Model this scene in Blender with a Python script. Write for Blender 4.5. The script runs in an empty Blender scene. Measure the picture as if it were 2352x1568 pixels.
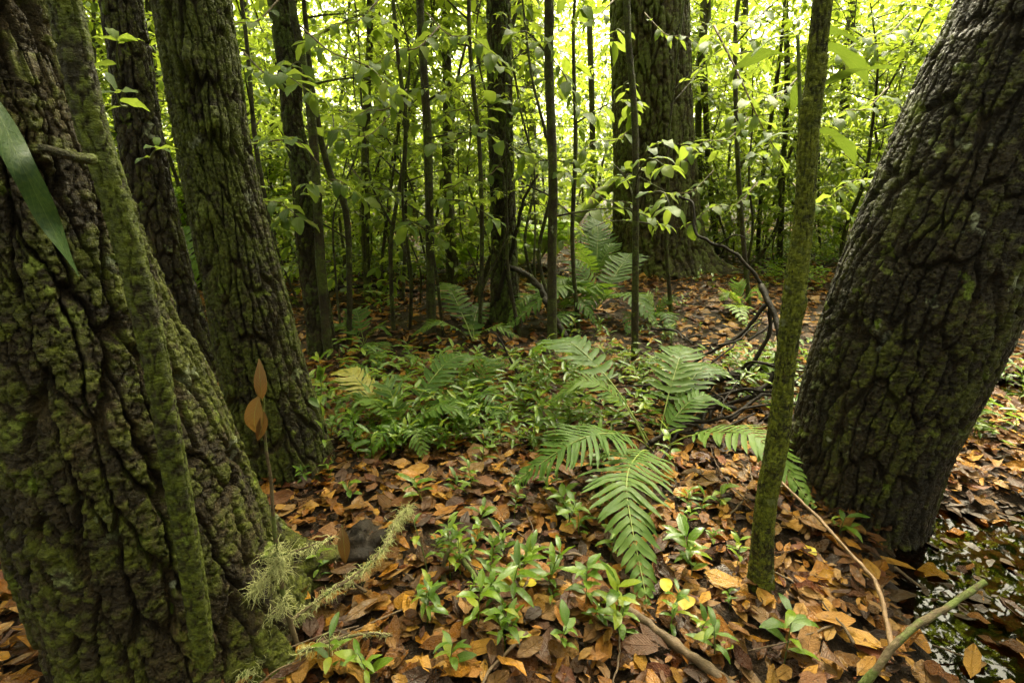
import bpy, math, random
import numpy as np
from mathutils import Vector

R = math.radians
random.seed(7)
rng = np.random.default_rng(11)
scene = bpy.context.scene
COL = scene.collection

# ------------------------------------------------------------------ camera, sky, sun, exposure
CAM_H = 1.2
PITCH = R(18.0)
cd = bpy.data.cameras.new('camera')
cd.lens = 18.0
cd.sensor_width = 36.0
cd.clip_start = 0.05
cd.clip_end = 1000
cam = bpy.data.objects.new('camera', cd)
COL.objects.link(cam)
cam.location = (0, 0, CAM_H)
cam.rotation_euler = (R(90) - PITCH, 0, 0)
scene.camera = cam

SUN_ELEV, SUN_AZ = R(56), R(18)          # azimuth measured from +Y (away from the camera) towards +X
world = bpy.data.worlds.new('World')
scene.world = world
world.use_nodes = True
wn = world.node_tree
wn.nodes.clear()
w_out = wn.nodes.new('ShaderNodeOutputWorld')
w_bg = wn.nodes.new('ShaderNodeBackground')
w_sky = wn.nodes.new('ShaderNodeTexSky')
w_sky.sky_type = 'NISHITA'
w_sky.sun_disc = False
w_sky.sun_elevation = SUN_ELEV
w_sky.sun_rotation = SUN_AZ
w_sky.air_density = 1.0
w_sky.dust_density = 6.0
w_sky.ozone_density = 0.6
w_hs = wn.nodes.new('ShaderNodeHueSaturation')      # thin overcast: a paler sky
w_hs.inputs['Saturation'].default_value = 0.25
wn.links.new(w_sky.outputs[0], w_hs.inputs['Color'])
w_wb = wn.nodes.new('ShaderNodeMix')                # the photograph's warm white balance
w_wb.data_type = 'RGBA'
w_wb.blend_type = 'MULTIPLY'
w_wb.inputs[0].default_value = 1.0
w_wb.inputs[7].default_value = (1.0, 0.955, 0.70, 1)
wn.links.new(w_hs.outputs[0], w_wb.inputs[6])
wn.links.new(w_wb.outputs[2], w_bg.inputs[0])
wn.links.new(w_bg.outputs[0], w_out.inputs[0])
w_bg.inputs[1].default_value = 0.125

sl = bpy.data.lights.new('sun', 'SUN')
sl.energy = 1.25
sl.angle = R(26)
sl.color = (1.0, 0.92, 0.70)
sun = bpy.data.objects.new('sun', sl)
COL.objects.link(sun)
sd = Vector((math.sin(SUN_AZ) * math.cos(SUN_ELEV), math.cos(SUN_AZ) * math.cos(SUN_ELEV), math.sin(SUN_ELEV)))
sun.rotation_euler = sd.to_track_quat('Z', 'Y').to_euler()
sun.location = sd * 40

vs = scene.view_settings
vs.view_transform = 'Standard'
vs.look = 'None'
vs.gamma = 1.0
vs.use_curve_mapping = False
vs.exposure = 3.45
scene.cycles.use_denoising = True
scene.cycles.max_bounces = 7
scene.cycles.diffuse_bounces = 4
scene.cycles.glossy_bounces = 3
scene.cycles.transmission_bounces = 5
scene.cycles.transparent_max_bounces = 8
scene.cycles.caustics_reflective = False
scene.cycles.caustics_refractive = False

# ------------------------------------------------------------------ view maths (photo coordinates are 2352 x 1568)
F = 1176.0
FWD = np.array([0, math.cos(PITCH), -math.sin(PITCH)])
UP = np.array([0, math.sin(PITCH), math.cos(PITCH)])
RT = np.array([1.0, 0, 0])
C0 = np.array([0, 0, CAM_H])


def ray(u, v):
    return FWD + RT * (u - 1176) / F + UP * (784 - v) / F


def at_y(u, v, y):
    d = ray(u, v)
    return C0 + d * (y / d[1])


def at_z(u, v, z):
    d = ray(u, v)
    return C0 + d * ((z - CAM_H) / d[2])


def at_d(u, v, dep):
    return C0 + ray(u, v) * dep


def project(p):
    q = np.asarray(p) - C0
    d = q @ FWD
    return 1176 + F * (q @ RT) / d, 784 - F * (q @ UP) / d, d


# ------------------------------------------------------------------ noise
_pr = np.random.default_rng(3)
_perm = np.concatenate([_pr.permutation(256)] * 3)
_g = _pr.normal(size=(256, 3))
_g /= np.linalg.norm(_g, axis=1)[:, None]


def perlin(x, y, z):
    x, y, z = np.broadcast_arrays(np.asarray(x, float), np.asarray(y, float), np.asarray(z, float))
    xi, yi, zi = np.floor(x).astype(int), np.floor(y).astype(int), np.floor(z).astype(int)
    fx, fy, fz = x - xi, y - yi, z - zi
    u, v, w = (t * t * t * (t * (t * 6 - 15) + 10) for t in (fx, fy, fz))
    xi, yi, zi = xi & 255, yi & 255, zi & 255
    out = 0
    for dx in (0, 1):
        for dy in (0, 1):
            for dz in (0, 1):
                h = _perm[_perm[_perm[xi + dx] + yi + dy] + zi + dz]
                g = _g[h]
                d = g[..., 0] * (fx - dx) + g[..., 1] * (fy - dy) + g[..., 2] * (fz - dz)
                out = out + d * (u if dx else 1 - u) * (v if dy else 1 - v) * (w if dz else 1 - w)
    return out * 1.5


def sstep(a, b, x):
    t = np.clip((x - a) / (b - a), 0, 1)
    return t * t * (3 - 2 * t)


# ------------------------------------------------------------------ terrain
WATER_Z = -0.045
PONDS = [(1.80, 1.16, 0.74, 0.60, 0.13), (3.6, 2.75, 0.8, 0.35, 0.10)]
MOUNDS = []


def terrain(x, y):
    x = np.asarray(x, float)
    y = np.asarray(y, float)
    z = 0.035 * perlin(x * 0.6, y * 0.6, 0.3) + 0.014 * perlin(x * 2.1, y * 2.1, 5.3) + 0.006 * perlin(x * 7, y * 7, 9.1)
    for cx, cy, rx, ry, dp in PONDS:
        q = np.sqrt(((x - cx) / rx) ** 2 + ((y - cy) / ry) ** 2) + 0.22 * perlin(x * 3.2, y * 3.2, 2.0)
        z = z - dp * (1 - sstep(0.55, 1.25, q))
    for cx, cy, r, h in MOUNDS:
        z = z + h * np.exp(-((x - cx) ** 2 + (y - cy) ** 2) / (r * r))
    return z


def ground(u, v):
    z = 0.0
    for _ in range(5):
        p = at_z(u, v, z)
        z = float(terrain(p[0], p[1]))
    return np.array([p[0], p[1], z])


# ------------------------------------------------------------------ mesh building
class MB:
    def __init__(s):
        s.v, s.q, s.t, s.tint, s.uv, s.n = [], [], [], [], [], 0

    def add(s, verts, quads=None, tris=None, tint=0.5, uv=None):
        verts = np.asarray(verts, float).reshape(-1, 3)
        k = len(verts)
        s.v.append(verts)
        if quads is not None and len(quads):
            s.q.append(np.asarray(quads, int) + s.n)
        if tris is not None and len(tris):
            s.t.append(np.asarray(tris, int) + s.n)
        s.tint.append(np.broadcast_to(np.asarray(tint, float), (k,)))
        s.uv.append(np.zeros((k, 2)) if uv is None else np.asarray(uv, float))
        s.n += k

    def mesh(s, name, mat, smooth=True, extra=None):
        v = np.concatenate(s.v)
        q = np.concatenate(s.q) if s.q else np.zeros((0, 4), int)
        t = np.concatenate(s.t) if s.t else np.zeros((0, 3), int)
        me = bpy.data.meshes.new(name)
        me.vertices.add(len(v))
        me.vertices.foreach_set('co', v.ravel())
        li = np.concatenate([q.ravel(), t.ravel()])
        me.loops.add(len(li))
        me.loops.foreach_set('vertex_index', li)
        npoly = len(q) + len(t)
        me.polygons.add(npoly)
        ls = np.concatenate([np.arange(len(q)) * 4, len(q) * 4 + np.arange(len(t)) * 3])
        me.polygons.foreach_set('loop_start', ls)
        me.polygons.foreach_set('use_smooth', np.full(npoly, smooth))
        me.update(calc_edges=True)
        a = me.attributes.new('tint', 'FLOAT', 'POINT')
        a.data.foreach_set('value', np.concatenate(s.tint))
        uvl = me.uv_layers.new(name='UVMap')
        uvl.data.foreach_set('uv', np.concatenate(s.uv)[li].ravel())
        for k, arr in (extra or {}).items():
            a = me.attributes.new(k, 'FLOAT', 'POINT')
            a.data.foreach_set('value', arr)
        me.materials.append(mat)
        return me


def link(name, data, parent=None, loc=None, label=None, cat=None, group=None, kind=None):
    o = bpy.data.objects.new(name, data)
    COL.objects.link(o)
    if parent is not None:
        o.parent = parent
    if loc is not None:
        o.location = loc
    for k, val in (('label', label), ('category', cat), ('group', group), ('kind', kind)):
        if val:
            o[k] = val
    return o


def empty(name, loc, label, cat, group=None):
    o = link(name, None, None, loc, label, cat, group)
    o.empty_display_size = 0.05
    return o


def spline(pts, n, closed=False):
    """Catmull-Rom through pts (any width of columns), n samples; also the parameter of each sample."""
    p = np.asarray(pts, float)
    m = len(p)
    e = np.vstack([2 * p[0] - p[1], p, 2 * p[-1] - p[-2]])
    ts = np.linspace(0, m - 1, n) if np.isscalar(n) else np.asarray(n) * (m - 1)
    i = np.clip(ts.astype(int), 0, m - 2)
    f = (ts - i)[:, None]
    a, b, c, d = e[i], e[i + 1], e[i + 2], e[i + 3]
    return 0.5 * (2 * b + (c - a) * f + (2 * a - 5 * b + 4 * c - d) * f ** 2 + (3 * b - a - 3 * c + d) * f ** 3)


def frames(path):
    t = np.gradient(path, axis=0)
    t /= np.linalg.norm(t, axis=1)[:, None] + 1e-9
    ref = np.array([1.0, 0, 0]) if abs(t[0][0]) < 0.9 else np.array([0, 1.0, 0])
    nx = np.zeros_like(t)
    for i in range(len(t)):
        r = ref - t[i] * (ref @ t[i])
        r /= np.linalg.norm(r) + 1e-9
        nx[i] = r
        ref = r
    ny = np.cross(t, nx)
    return t, nx, ny


def tube(mb, path, rad, k=6, tint=0.5, rough=0.0, seed=0.0):
    path = np.asarray(path, float)
    n = len(path)
    rad = np.broadcast_to(np.asarray(rad, float), (n,))
    t, nx, ny = frames(path)
    th = np.arange(k) * 2 * math.pi / k
    c, s = np.cos(th), np.sin(th)
    rr = rad[:, None] * np.ones(k)
    if rough:
        X = path[:, None, :] + 0.02 * (nx[:, None, :] * c[None, :, None] + ny[:, None, :] * s[None, :, None])
        rr = rr * (1 + rough * perlin(X[..., 0] * 35 + seed, X[..., 1] * 35, X[..., 2] * 18))
    v = path[:, None, :] + rr[..., None] * (nx[:, None, :] * c[None, :, None] + ny[:, None, :] * s[None, :, None])
    i = np.arange(n - 1)[:, None] * k
    j = np.arange(k)[None, :]
    j2 = (j + 1) % k
    q = np.stack([i + j, i + j2, i + k + j2, i + k + j], -1).reshape(-1, 4)
    verts = np.vstack([v.reshape(-1, 3), path[-1:], path[:1]])
    e = n * k
    l0 = (n - 1) * k
    tr = [(l0 + a, l0 + (a + 1) % k, e) for a in range(k)] + [(a, e + 1, (a + 1) % k) for a in range(k)]
    uv = np.zeros((len(verts), 2))
    uv[:n * k, 1] = np.repeat(np.linspace(0, 1, n), k)
    mb.add(verts, q, tr, tint, uv)


# ------------------------------------------------------------------ materials
class NT:
    def __init__(s, name):
        s.m = bpy.data.materials.new(name)
        s.m.use_nodes = True
        s.t = s.m.node_tree
        s.t.nodes.clear()
        s.out = s.t.nodes.new('ShaderNodeOutputMaterial')

    def n(s, kind, props=None, **inp):
        nd = s.t.nodes.new(kind)
        for k, val in (props or {}).items():
            setattr(nd, k, val)
        for k, val in inp.items():
            key = int(k[1:]) if k[0] == 'i' and k[1:].isdigit() else k.replace('_', ' ')
            s.set(nd.inputs[key], val)
        return nd

    def set(s, sock, val):
        if isinstance(val, bpy.types.NodeSocket):
            s.t.links.new(val, sock)
        elif isinstance(val, bpy.types.Node):
            s.t.links.new(val.outputs[0], sock)
        else:
            sock.default_value = (*val, 1.0) if isinstance(val, tuple) and len(val) == 3 and sock.type == 'RGBA' else val

    def math(s, op, a, b=0.0, clamp=False):
        return s.n('ShaderNodeMath', {'operation': op, 'use_clamp': clamp}, i0=a, i1=b).outputs[0]

    def mix(s, f, a, b, mode='MIX'):
        nd = s.n('ShaderNodeMix', {'data_type': 'RGBA', 'blend_type': mode})
        s.set(nd.inputs[0], f)
        s.set(nd.inputs[6], a)
        s.set(nd.inputs[7], b)
        return nd.outputs[2]

    def ramp(s, f, stops, interp='LINEAR'):
        nd = s.n('ShaderNodeValToRGB')
        nd.color_ramp.interpolation = interp
        el = nd.color_ramp.elements
        while len(el) < len(stops):
            el.new(0.5)
        for e, (p, c) in zip(el, stops):
            e.position = p
            e.color = (*c, 1) if len(c) == 3 else c
        s.set(nd.inputs[0], f)
        return nd.outputs[0]

    def maprange(s, val, a, b, c=0.0, d=1.0):
        return s.n('ShaderNodeMapRange', {'interpolation_type': 'SMOOTHSTEP'}, Value=val, From_Min=a, From_Max=b, To_Min=c, To_Max=d).outputs[0]

    def noise(s, vec, scale, detail=4.0, rough=0.55, dist=0.0):
        return s.n('ShaderNodeTexNoise', Vector=vec, Scale=scale, Detail=detail, Roughness=rough, Distortion=dist).outputs[0]

    def attr(s, name):
        return s.n('ShaderNodeAttribute', {'attribute_name': name}).outputs['Fac']

    def done(s, shader):
        s.set(s.out.inputs['Surface'], shader)
        return s.m


def obj_coord(b):
    return b.n('ShaderNodeTexCoord').outputs['Object']


def shifted_coord(b):
    """Object coordinates moved by the object's random number so that copies differ."""
    oc = obj_coord(b)
    rnd = b.n('ShaderNodeObjectInfo').outputs['Random']
    return b.n('ShaderNodeVectorMath', {'operation': 'ADD'}, i0=oc, i1=b.math('MULTIPLY', rnd, 31.0)).outputs[0]


def mat_bark(name, dark, mid, pale, moss_lo, moss_hi, moss=0.5, lichen=0.12, fine=60.0, rough=0.62, ridge_moss=0.25, zscale=0.5):
    b = NT(name)
    oc = shifted_coord(b)
    st = b.n('ShaderNodeMapping', Vector=oc, Scale=(1, 1, zscale)).outputs[0]
    n1 = b.noise(st, 9.0, 6, 0.62, 0.3)
    col = b.ramp(n1, [(0.30, dark), (0.52, mid), (0.72, pale)])
    n_f = b.noise(b.n('ShaderNodeMapping', Vector=oc, Scale=(1, 1, 2.6)).outputs[0], fine * 0.8, 4, 0.7)
    col = b.mix(b.maprange(n_f, 0.42, 0.68, 0, 0.75), col, b.mix(0.5, pale, mid))
    spk = b.noise(b.n('ShaderNodeMapping', Vector=oc, Scale=(1, 1, 1.6)).outputs[0], fine * 1.9, 3, 0.7)
    col = b.mix(b.maprange(spk, 0.50, 0.40, 0, 0.7), col, dark)
    ridge = b.attr('ridge')
    flake = b.attr('flake')
    col = b.mix(1.0, col, b.ramp(flake, [(0.0, (0.55, 0.52, 0.5)), (0.5, (1, 1, 1)), (1.0, (1.7, 1.55, 1.3))]), 'MULTIPLY')
    n2 = b.noise(oc, 4.2, 5, 0.65, 0.6)
    n2b = b.noise(oc, 26.0, 4, 0.7)
    mm = b.math('ADD', b.math('ADD', b.math('MULTIPLY', n2, 1.0), b.math('MULTIPLY', n2b, 0.75)), b.math('ADD', b.math('MULTIPLY', ridge, ridge_moss), b.math('MULTIPLY', b.math('SUBTRACT', flake, 0.5), 0.35)))
    base = 0.875 + ridge_moss * 0.8 + (0.5 - moss) * 0.55
    mf = b.maprange(mm, base - 0.10, base + 0.16)
    mcol = b.ramp(b.noise(oc, 55.0, 3, 0.7), [(0.32, moss_lo), (0.68, moss_hi)])
    col = b.mix(b.math('MULTIPLY', mf, 0.9), col, mcol)
    # lichen spots
    vor = b.n('ShaderNodeTexVoronoi', Vector=b.mix(0.12, oc, b.n('ShaderNodeTexNoise', Vector=oc, Scale=18.0).outputs['Color']), Scale=17.0)
    cell = b.n('ShaderNodeSeparateColor', Color=vor.outputs['Color'])
    pick = b.math('LESS_THAN', cell.outputs[0], lichen)
    lf = b.math('MULTIPLY', b.maprange(vor.outputs['Distance'], 0.42, 0.30), pick)
    lcol = b.ramp(cell.outputs[1], [(0.0, (0.15, 0.21, 0.018)), (0.6, (0.20, 0.24, 0.04)), (0.9, (0.30, 0.32, 0.22))])
    col = b.mix(b.math('MULTIPLY', lf, b.maprange(n2b, 0.38, 0.6)), col, lcol)
    bmp = b.n('ShaderNodeBump', Strength=1.0, Distance=0.02, Height=b.math('ADD', b.noise(st, fine, 5, 0.7), b.math('MULTIPLY', n_f, 0.9)))
    rg = b.maprange(n_f, 0.35, 0.7, rough - 0.2, rough + 0.2)
    p = b.n('ShaderNodeBsdfPrincipled', Base_Color=col, Roughness=rg, Normal=bmp)
    p.inputs['Specular IOR Level'].default_value = 0.3
    return b.done(p)


def mat_leaf(name, stops, trans, tfac=0.42, rough=0.32, under=None, vein=0.35, spec=0.5):
    b = NT(name)
    rnd = b.n('ShaderNodeObjectInfo').outputs['Random']
    tint = b.math('FRACT', b.math('ADD', b.attr('tint'), rnd))
    uv = b.n('ShaderNodeTexCoord').outputs['UV']
    sx = b.n('ShaderNodeSeparateXYZ', Vector=uv)
    ax = b.math('ABSOLUTE', b.math('SUBTRACT', sx.outputs[0], 0.5))
    col = b.ramp(tint, stops)
    blot = b.noise(obj_coord(b), 40.0, 3, 0.6)
    col = b.mix(b.maprange(blot, 0.35, 0.75, 0.0, 0.35), col, b.mix(0.5, col, (0.16, 0.20, 0.03)))
    # midrib and side veins
    mid = b.maprange(ax, 0.035, 0.0)
    side = b.math('SINE', b.math('MULTIPLY', b.math('SUBTRACT', sx.outputs[1], b.math('MULTIPLY', ax, 0.55)), 62.0))
    side = b.maprange(side, 0.86, 1.0, 0, 0.45)
    vf = b.math('MULTIPLY', b.math('MAXIMUM', mid, side), vein)
    col = b.mix(vf, col, (0.24, 0.30, 0.09))
    if under:
        bf = b.n('ShaderNodeNewGeometry').outputs['Backfacing']
        col = b.mix(b.math('MULTIPLY', bf, 0.8), col, under)
    bmp = b.n('ShaderNodeBump', Strength=0.35, Distance=0.004, Height=b.math('ADD', b.math('MULTIPLY', vf, -1.0), b.math('MULTIPLY', blot, 0.6)))
    p = b.n('ShaderNodeBsdfPrincipled', Base_Color=col, Roughness=b.maprange(blot, 0.3, 0.7, rough - 0.1, rough + 0.15), Normal=bmp)
    p.inputs['Specular IOR Level'].default_value = spec
    tr = b.n('ShaderNodeBsdfTranslucent', Color=b.mix(0.5, b.mix(1.0, col, (2.6, 2.3, 1.2), 'MULTIPLY'), trans), Normal=bmp)
    ms = b.n('ShaderNodeMixShader', i0=tfac, i1=p, i2=tr)
    return b.done(ms)


def mat_litter(name):
    b = NT(name)
    rnd = b.n('ShaderNodeObjectInfo').outputs['Random']
    tint = b.math('FRACT', b.math('ADD', b.attr('tint'), rnd))
    uv = b.n('ShaderNodeTexCoord').outputs['UV']
    sx = b.n('ShaderNodeSeparateXYZ', Vector=uv)
    ax = b.math('ABSOLUTE', b.math('SUBTRACT', sx.outputs[0], 0.5))
    col = b.ramp(tint, [(0.0, (0.022, 0.009, 0.003)), (0.10, (0.060, 0.022, 0.006)), (0.20, (0.15, 0.056, 0.008)), (0.30, (0.31, 0.125, 0.011)), (0.38, (0.38, 0.20, 0.028)),
                        (0.46, (0.075, 0.027, 0.007)), (0.54, (0.30, 0.165, 0.048)), (0.62, (0.15, 0.055, 0.014)), (0.70, (0.038, 0.017, 0.008)), (0.78, (0.14, 0.036, 0.009)),
                        (0.86, (0.39, 0.19, 0.014)), (0.93, (0.25, 0.13, 0.038)), (1.0, (0.030, 0.013, 0.005))])
    w = b.n('ShaderNodeVectorMath', {'operation': 'ADD'}, i0=obj_coord(b), i1=b.math('MULTIPLY', tint, 17.0)).outputs[0]
    blot = b.noise(w, 26.0, 5, 0.65)
    col = b.mix(b.maprange(blot, 0.48, 0.72, 0.0, 0.8), col, b.mix(0.75, col, (0.035, 0.016, 0.008)))
    spots = b.noise(w, 130.0, 2, 0.5)
    col = b.mix(b.maprange(spots, 0.62, 0.72, 0.0, 0.6), col, (0.03, 0.015, 0.008))
    mid = b.maprange(ax, 0.035, 0.0)
    side = b.math('SINE', b.math('MULTIPLY', b.math('SUBTRACT', sx.outputs[1], b.math('MULTIPLY', ax, 0.6)), 75.0))
    side = b.maprange(side, 0.7, 1.0, 0, 0.6)
    vf = b.math('MAXIMUM', mid, side)
    col = b.mix(b.math('MULTIPLY', vf, 0.35), col, b.mix(1.0, col, (1.7, 1.5, 1.3), 'MULTIPLY'))
    bmp = b.n('ShaderNodeBump', Strength=0.9, Distance=0.008, Height=b.math('ADD', b.math('MULTIPLY', vf, 0.5), b.math('MULTIPLY', blot, 1.6)))
    p = b.n('ShaderNodeBsdfPrincipled', Base_Color=col, Roughness=b.maprange(b.noise(w, 9.0, 2), 0.35, 0.65, 0.18, 0.6), Normal=bmp)
    p.inputs['Specular IOR Level'].default_value = 0.36
    tr = b.n('ShaderNodeBsdfTranslucent', Color=b.mix(1.0, col, (1.3, 1.0, 0.7), 'MULTIPLY'))
    return b.done(b.n('ShaderNodeMixShader', i0=0.12, i1=p, i2=tr))


def mat_ground():
    b = NT('forest_soil')
    oc = obj_coord(b)
    n1 = b.noise(oc, 3.0, 6, 0.65)
    n2 = b.noise(oc, 38.0, 5, 0.7)
    col = b.ramp(n2, [(0.3, (0.010, 0.006, 0.004)), (0.5, (0.024, 0.014, 0.007)), (0.68, (0.06, 0.032, 0.014))])
    col = b.mix(b.maprange(n1, 0.5, 0.7, 0, 0.5), col, (0.03, 0.02, 0.012))
    bmp = b.n('ShaderNodeBump', Strength=1.0, Distance=0.02, Height=b.math('ADD', n2, b.noise(oc, 140.0, 3)))
    p = b.n('ShaderNodeBsdfPrincipled', Base_Color=col, Roughness=b.maprange(n1, 0.4, 0.6, 0.5, 0.85), Normal=bmp)
    p.inputs['Specular IOR Level'].default_value = 0.2
    return b.done(p)


def mat_water():
    b = NT('tannin_water')
    oc = obj_coord(b)
    bmp = b.n('ShaderNodeBump', Strength=0.03, Distance=0.01, Height=b.math('ADD', b.noise(oc, 7.0, 1), b.math('MULTIPLY', b.noise(oc, 30.0, 1), 0.06)))
    fr = b.n('ShaderNodeFresnel', IOR=1.33, Normal=bmp)
    tr = b.n('ShaderNodeBsdfTransparent', Color=(0.34, 0.23, 0.11))
    gl = b.n('ShaderNodeBsdfGlossy', Color=(1, 1, 1), Roughness=0.015, Normal=bmp)
    return b.done(b.n('ShaderNodeMixShader', i0=fr, i1=tr, i2=gl))


def mat_plain(name, a, c, scale=30.0, rough=0.7, moss=None, mosslevel=0.5, bump=0.6, spec=0.4):
    b = NT(name)
    oc = shifted_coord(b)
    n1 = b.noise(oc, scale, 5, 0.65)
    col = b.ramp(n1, [(0.32, a), (0.68, c)])
    if moss:
        m = b.noise(oc, scale * 0.35, 4, 0.7)
        col = b.mix(b.maprange(m, 0.62 - 0.3 * mosslevel, 0.72 - 0.3 * mosslevel), col, moss)
    bmp = b.n('ShaderNodeBump', Strength=bump, Distance=0.006, Height=b.noise(oc, scale * 3, 4, 0.7))
    p = b.n('ShaderNodeBsdfPrincipled', Base_Color=col, Roughness=rough, Normal=bmp)
    p.inputs['Specular IOR Level'].default_value = spec
    return b.done(p)


M_BARK_A = mat_bark('furrowed_bark_mossy', (0.014, 0.008, 0.004), (0.038, 0.026, 0.011), (0.125, 0.092, 0.038), (0.034, 0.039, 0.005), (0.145, 0.165, 0.012), 0.51, 0.26)
M_BARK_D = mat_bark('furrowed_bark_green', (0.016, 0.012, 0.005), (0.042, 0.033, 0.013), (0.095, 0.078, 0.033), (0.036, 0.043, 0.006), (0.130, 0.155, 0.014), 0.66, 0.10)
M_BARK_L = mat_bark('wet_dark_bark', (0.009, 0.006, 0.003), (0.024, 0.016, 0.008), (0.070, 0.053, 0.025), (0.030, 0.034, 0.005), (0.115, 0.125, 0.014), 0.41, 0.20, rough=0.48)
M_BARK_I = mat_bark('ridged_brown_bark', (0.020, 0.015, 0.006), (0.052, 0.039, 0.016), (0.11, 0.085, 0.036), (0.060, 0.070, 0.014), (0.12, 0.145, 0.025), 0.56, 0.05, fine=40)
M_BARK_E = mat_bark('dark_slim_bark', (0.014, 0.010, 0.005), (0.034, 0.026, 0.011), (0.085, 0.067, 0.030), (0.040, 0.055, 0.008), (0.10, 0.14, 0.018), 0.52, 0.06, fine=45)
M_BARK_K = mat_bark('mossy_smooth_bark', (0.024, 0.020, 0.008), (0.058, 0.055, 0.016), (0.15, 0.15, 0.05), (0.050, 0.062, 0.006), (0.31, 0.35, 0.024), 0.84, 0.10, fine=75, zscale=1.8)
M_BARK_B = mat_bark('mossy_grey_bark', (0.026, 0.021, 0.010), (0.060, 0.052, 0.020), (0.12, 0.11, 0.05), (0.046, 0.060, 0.006), (0.19, 0.235, 0.016), 0.76, 0.08, fine=75, zscale=1.3)
M_STEM = mat_bark('sapling_bark', (0.015, 0.010, 0.006), (0.038, 0.028, 0.013), (0.095, 0.072, 0.036), (0.05, 0.065, 0.012), (0.12, 0.15, 0.025), 0.62, 0.08, fine=70)
M_LEAF = mat_leaf('laurel_leaf', [(0.0, (0.034, 0.078, 0.012)), (0.45, (0.060, 0.120, 0.016)), (0.8, (0.10, 0.165, 0.020)), (1.0, (0.16, 0.20, 0.028))], (0.40, 0.50, 0.035), 0.5, 0.45, (0.10, 0.15, 0.06), spec=0.25)
M_LEAF_FAR = mat_leaf('understory_leaf', [(0.0, (0.040, 0.085, 0.014)), (0.45, (0.070, 0.130, 0.018)), (0.85, (0.12, 0.19, 0.022)), (1.0, (0.20, 0.24, 0.030))], (0.52, 0.62, 0.035), 0.60, 0.40, (0.11, 0.16, 0.05), vein=0.1, spec=0.3)
M_SEED = mat_leaf('seedling_leaf', [(0.0, (0.034, 0.085, 0.007)), (0.4, (0.066, 0.14, 0.009)), (0.85, (0.125, 0.20, 0.011)), (1.0, (0.21, 0.25, 0.015))], (0.30, 0.42, 0.02), 0.35, 0.28, (0.085, 0.14, 0.035), spec=0.4)
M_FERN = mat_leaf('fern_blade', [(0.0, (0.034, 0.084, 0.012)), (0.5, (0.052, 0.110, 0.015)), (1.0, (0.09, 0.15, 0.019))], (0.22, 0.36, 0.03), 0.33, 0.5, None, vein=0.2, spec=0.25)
M_FERN_Y = mat_leaf('yellowing_fern_blade', [(0.0, (0.26, 0.25, 0.03)), (1.0, (0.34, 0.27, 0.035))], (0.45, 0.42, 0.04), 0.33, 0.45, None, vein=0.25)
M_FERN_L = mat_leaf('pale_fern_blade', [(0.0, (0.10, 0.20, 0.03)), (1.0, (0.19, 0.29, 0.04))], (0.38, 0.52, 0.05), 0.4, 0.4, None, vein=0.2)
M_RIB = mat_plain('fern_rib', (0.16, 0.20, 0.04), (0.24, 0.28, 0.07), 20, 0.5, bump=0.1)
M_GSTEM = mat_plain('green_stem', (0.06, 0.09, 0.02), (0.12, 0.14, 0.04), 40, 0.5, bump=0.2)
M_LITTER = mat_litter('wet_fallen_leaf')
M_YLEAF = mat_leaf('yellow_fallen_leaf', [(0.0, (0.34, 0.24, 0.012)), (1.0, (0.44, 0.34, 0.02))], (0.4, 0.3, 0.02), 0.15, 0.4, None, vein=0.35, spec=0.3)
M_TANLEAF = mat_leaf('tan_dead_leaf', [(0.0, (0.13, 0.055, 0.016)), (1.0, (0.24, 0.13, 0.045))], (0.2, 0.09, 0.02), 0.15, 0.55, None, vein=0.5)
M_LICHEN = mat_plain('beard_lichen', (0.36, 0.37, 0.14), (0.56, 0.56, 0.26), 60, 0.85, bump=0.1)
M_TWIG = mat_plain('brown_twig_bark', (0.055, 0.035, 0.020), (0.15, 0.095, 0.050), 45, 0.65)
M_TWIG_P = mat_plain('reddish_twig_bark', (0.14, 0.080, 0.042), (0.26, 0.16, 0.085), 45, 0.6)
M_TWIG_M = mat_plain('lichened_twig_bark', (0.07, 0.048, 0.026), (0.14, 0.10, 0.05), 26, 0.8, (0.10, 0.125, 0.028), 0.55, bump=1.0)
M_WETWOOD = mat_plain('wet_rotten_wood', (0.006, 0.004, 0.003), (0.022, 0.014, 0.008), 22, 0.65, bump=1.0, spec=0.2)
M_MOSSLOG = mat_plain('mossy_log_bark', (0.10, 0.085, 0.035), (0.22, 0.20, 0.085), 14, 0.75, (0.20, 0.26, 0.045), 0.7)
M_BIGLEAF = mat_leaf('epiphyte_leaf', [(0.0, (0.045, 0.095, 0.012)), (1.0, (0.070, 0.13, 0.016))], (0.15, 0.20, 0.02), 0.36, 0.55, (0.06, 0.10, 0.02), vein=0.5, spec=0.2)
M_DARKLEAF = mat_leaf('shaded_dark_leaf', [(0.0, (0.014, 0.036, 0.012)), (1.0, (0.020, 0.048, 0.014))], (0.04, 0.08, 0.02), 0.12, 0.42, None, vein=0.15, spec=0.35)
M_ROTTEN = mat_plain('sodden_leaf', (0.008, 0.005, 0.002), (0.060, 0.030, 0.010), 18, 0.4, bump=0.8, spec=0.25)
M_SHADE_LEAF = mat_leaf('shade_darkened_leaf', [(0.0, (0.014, 0.034, 0.007)), (1.0, (0.034, 0.066, 0.011))], (0.08, 0.12, 0.015), 0.25, 0.5, None, vein=0.0, spec=0.2)  # leaf colour darkened to stand for shade in side light and puddle reflection
M_SOIL = mat_ground()
M_WATER = mat_water()

# ------------------------------------------------------------------ leaf templates: y along the leaf, x across, z up; unit length
PROFILES = {'lance': lambda t: np.sin(np.pi * t ** 0.85) ** 0.85 * 0.145,
            'laurel': lambda t: np.sin(np.pi * t ** 0.92) ** 0.75 * 0.21,
            'oval': lambda t: np.sin(np.pi * t ** 0.9) ** 0.62 * 0.28,
            'broad': lambda t: np.sin(np.pi * t ** 0.8) ** 0.55 * 0.34}


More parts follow.
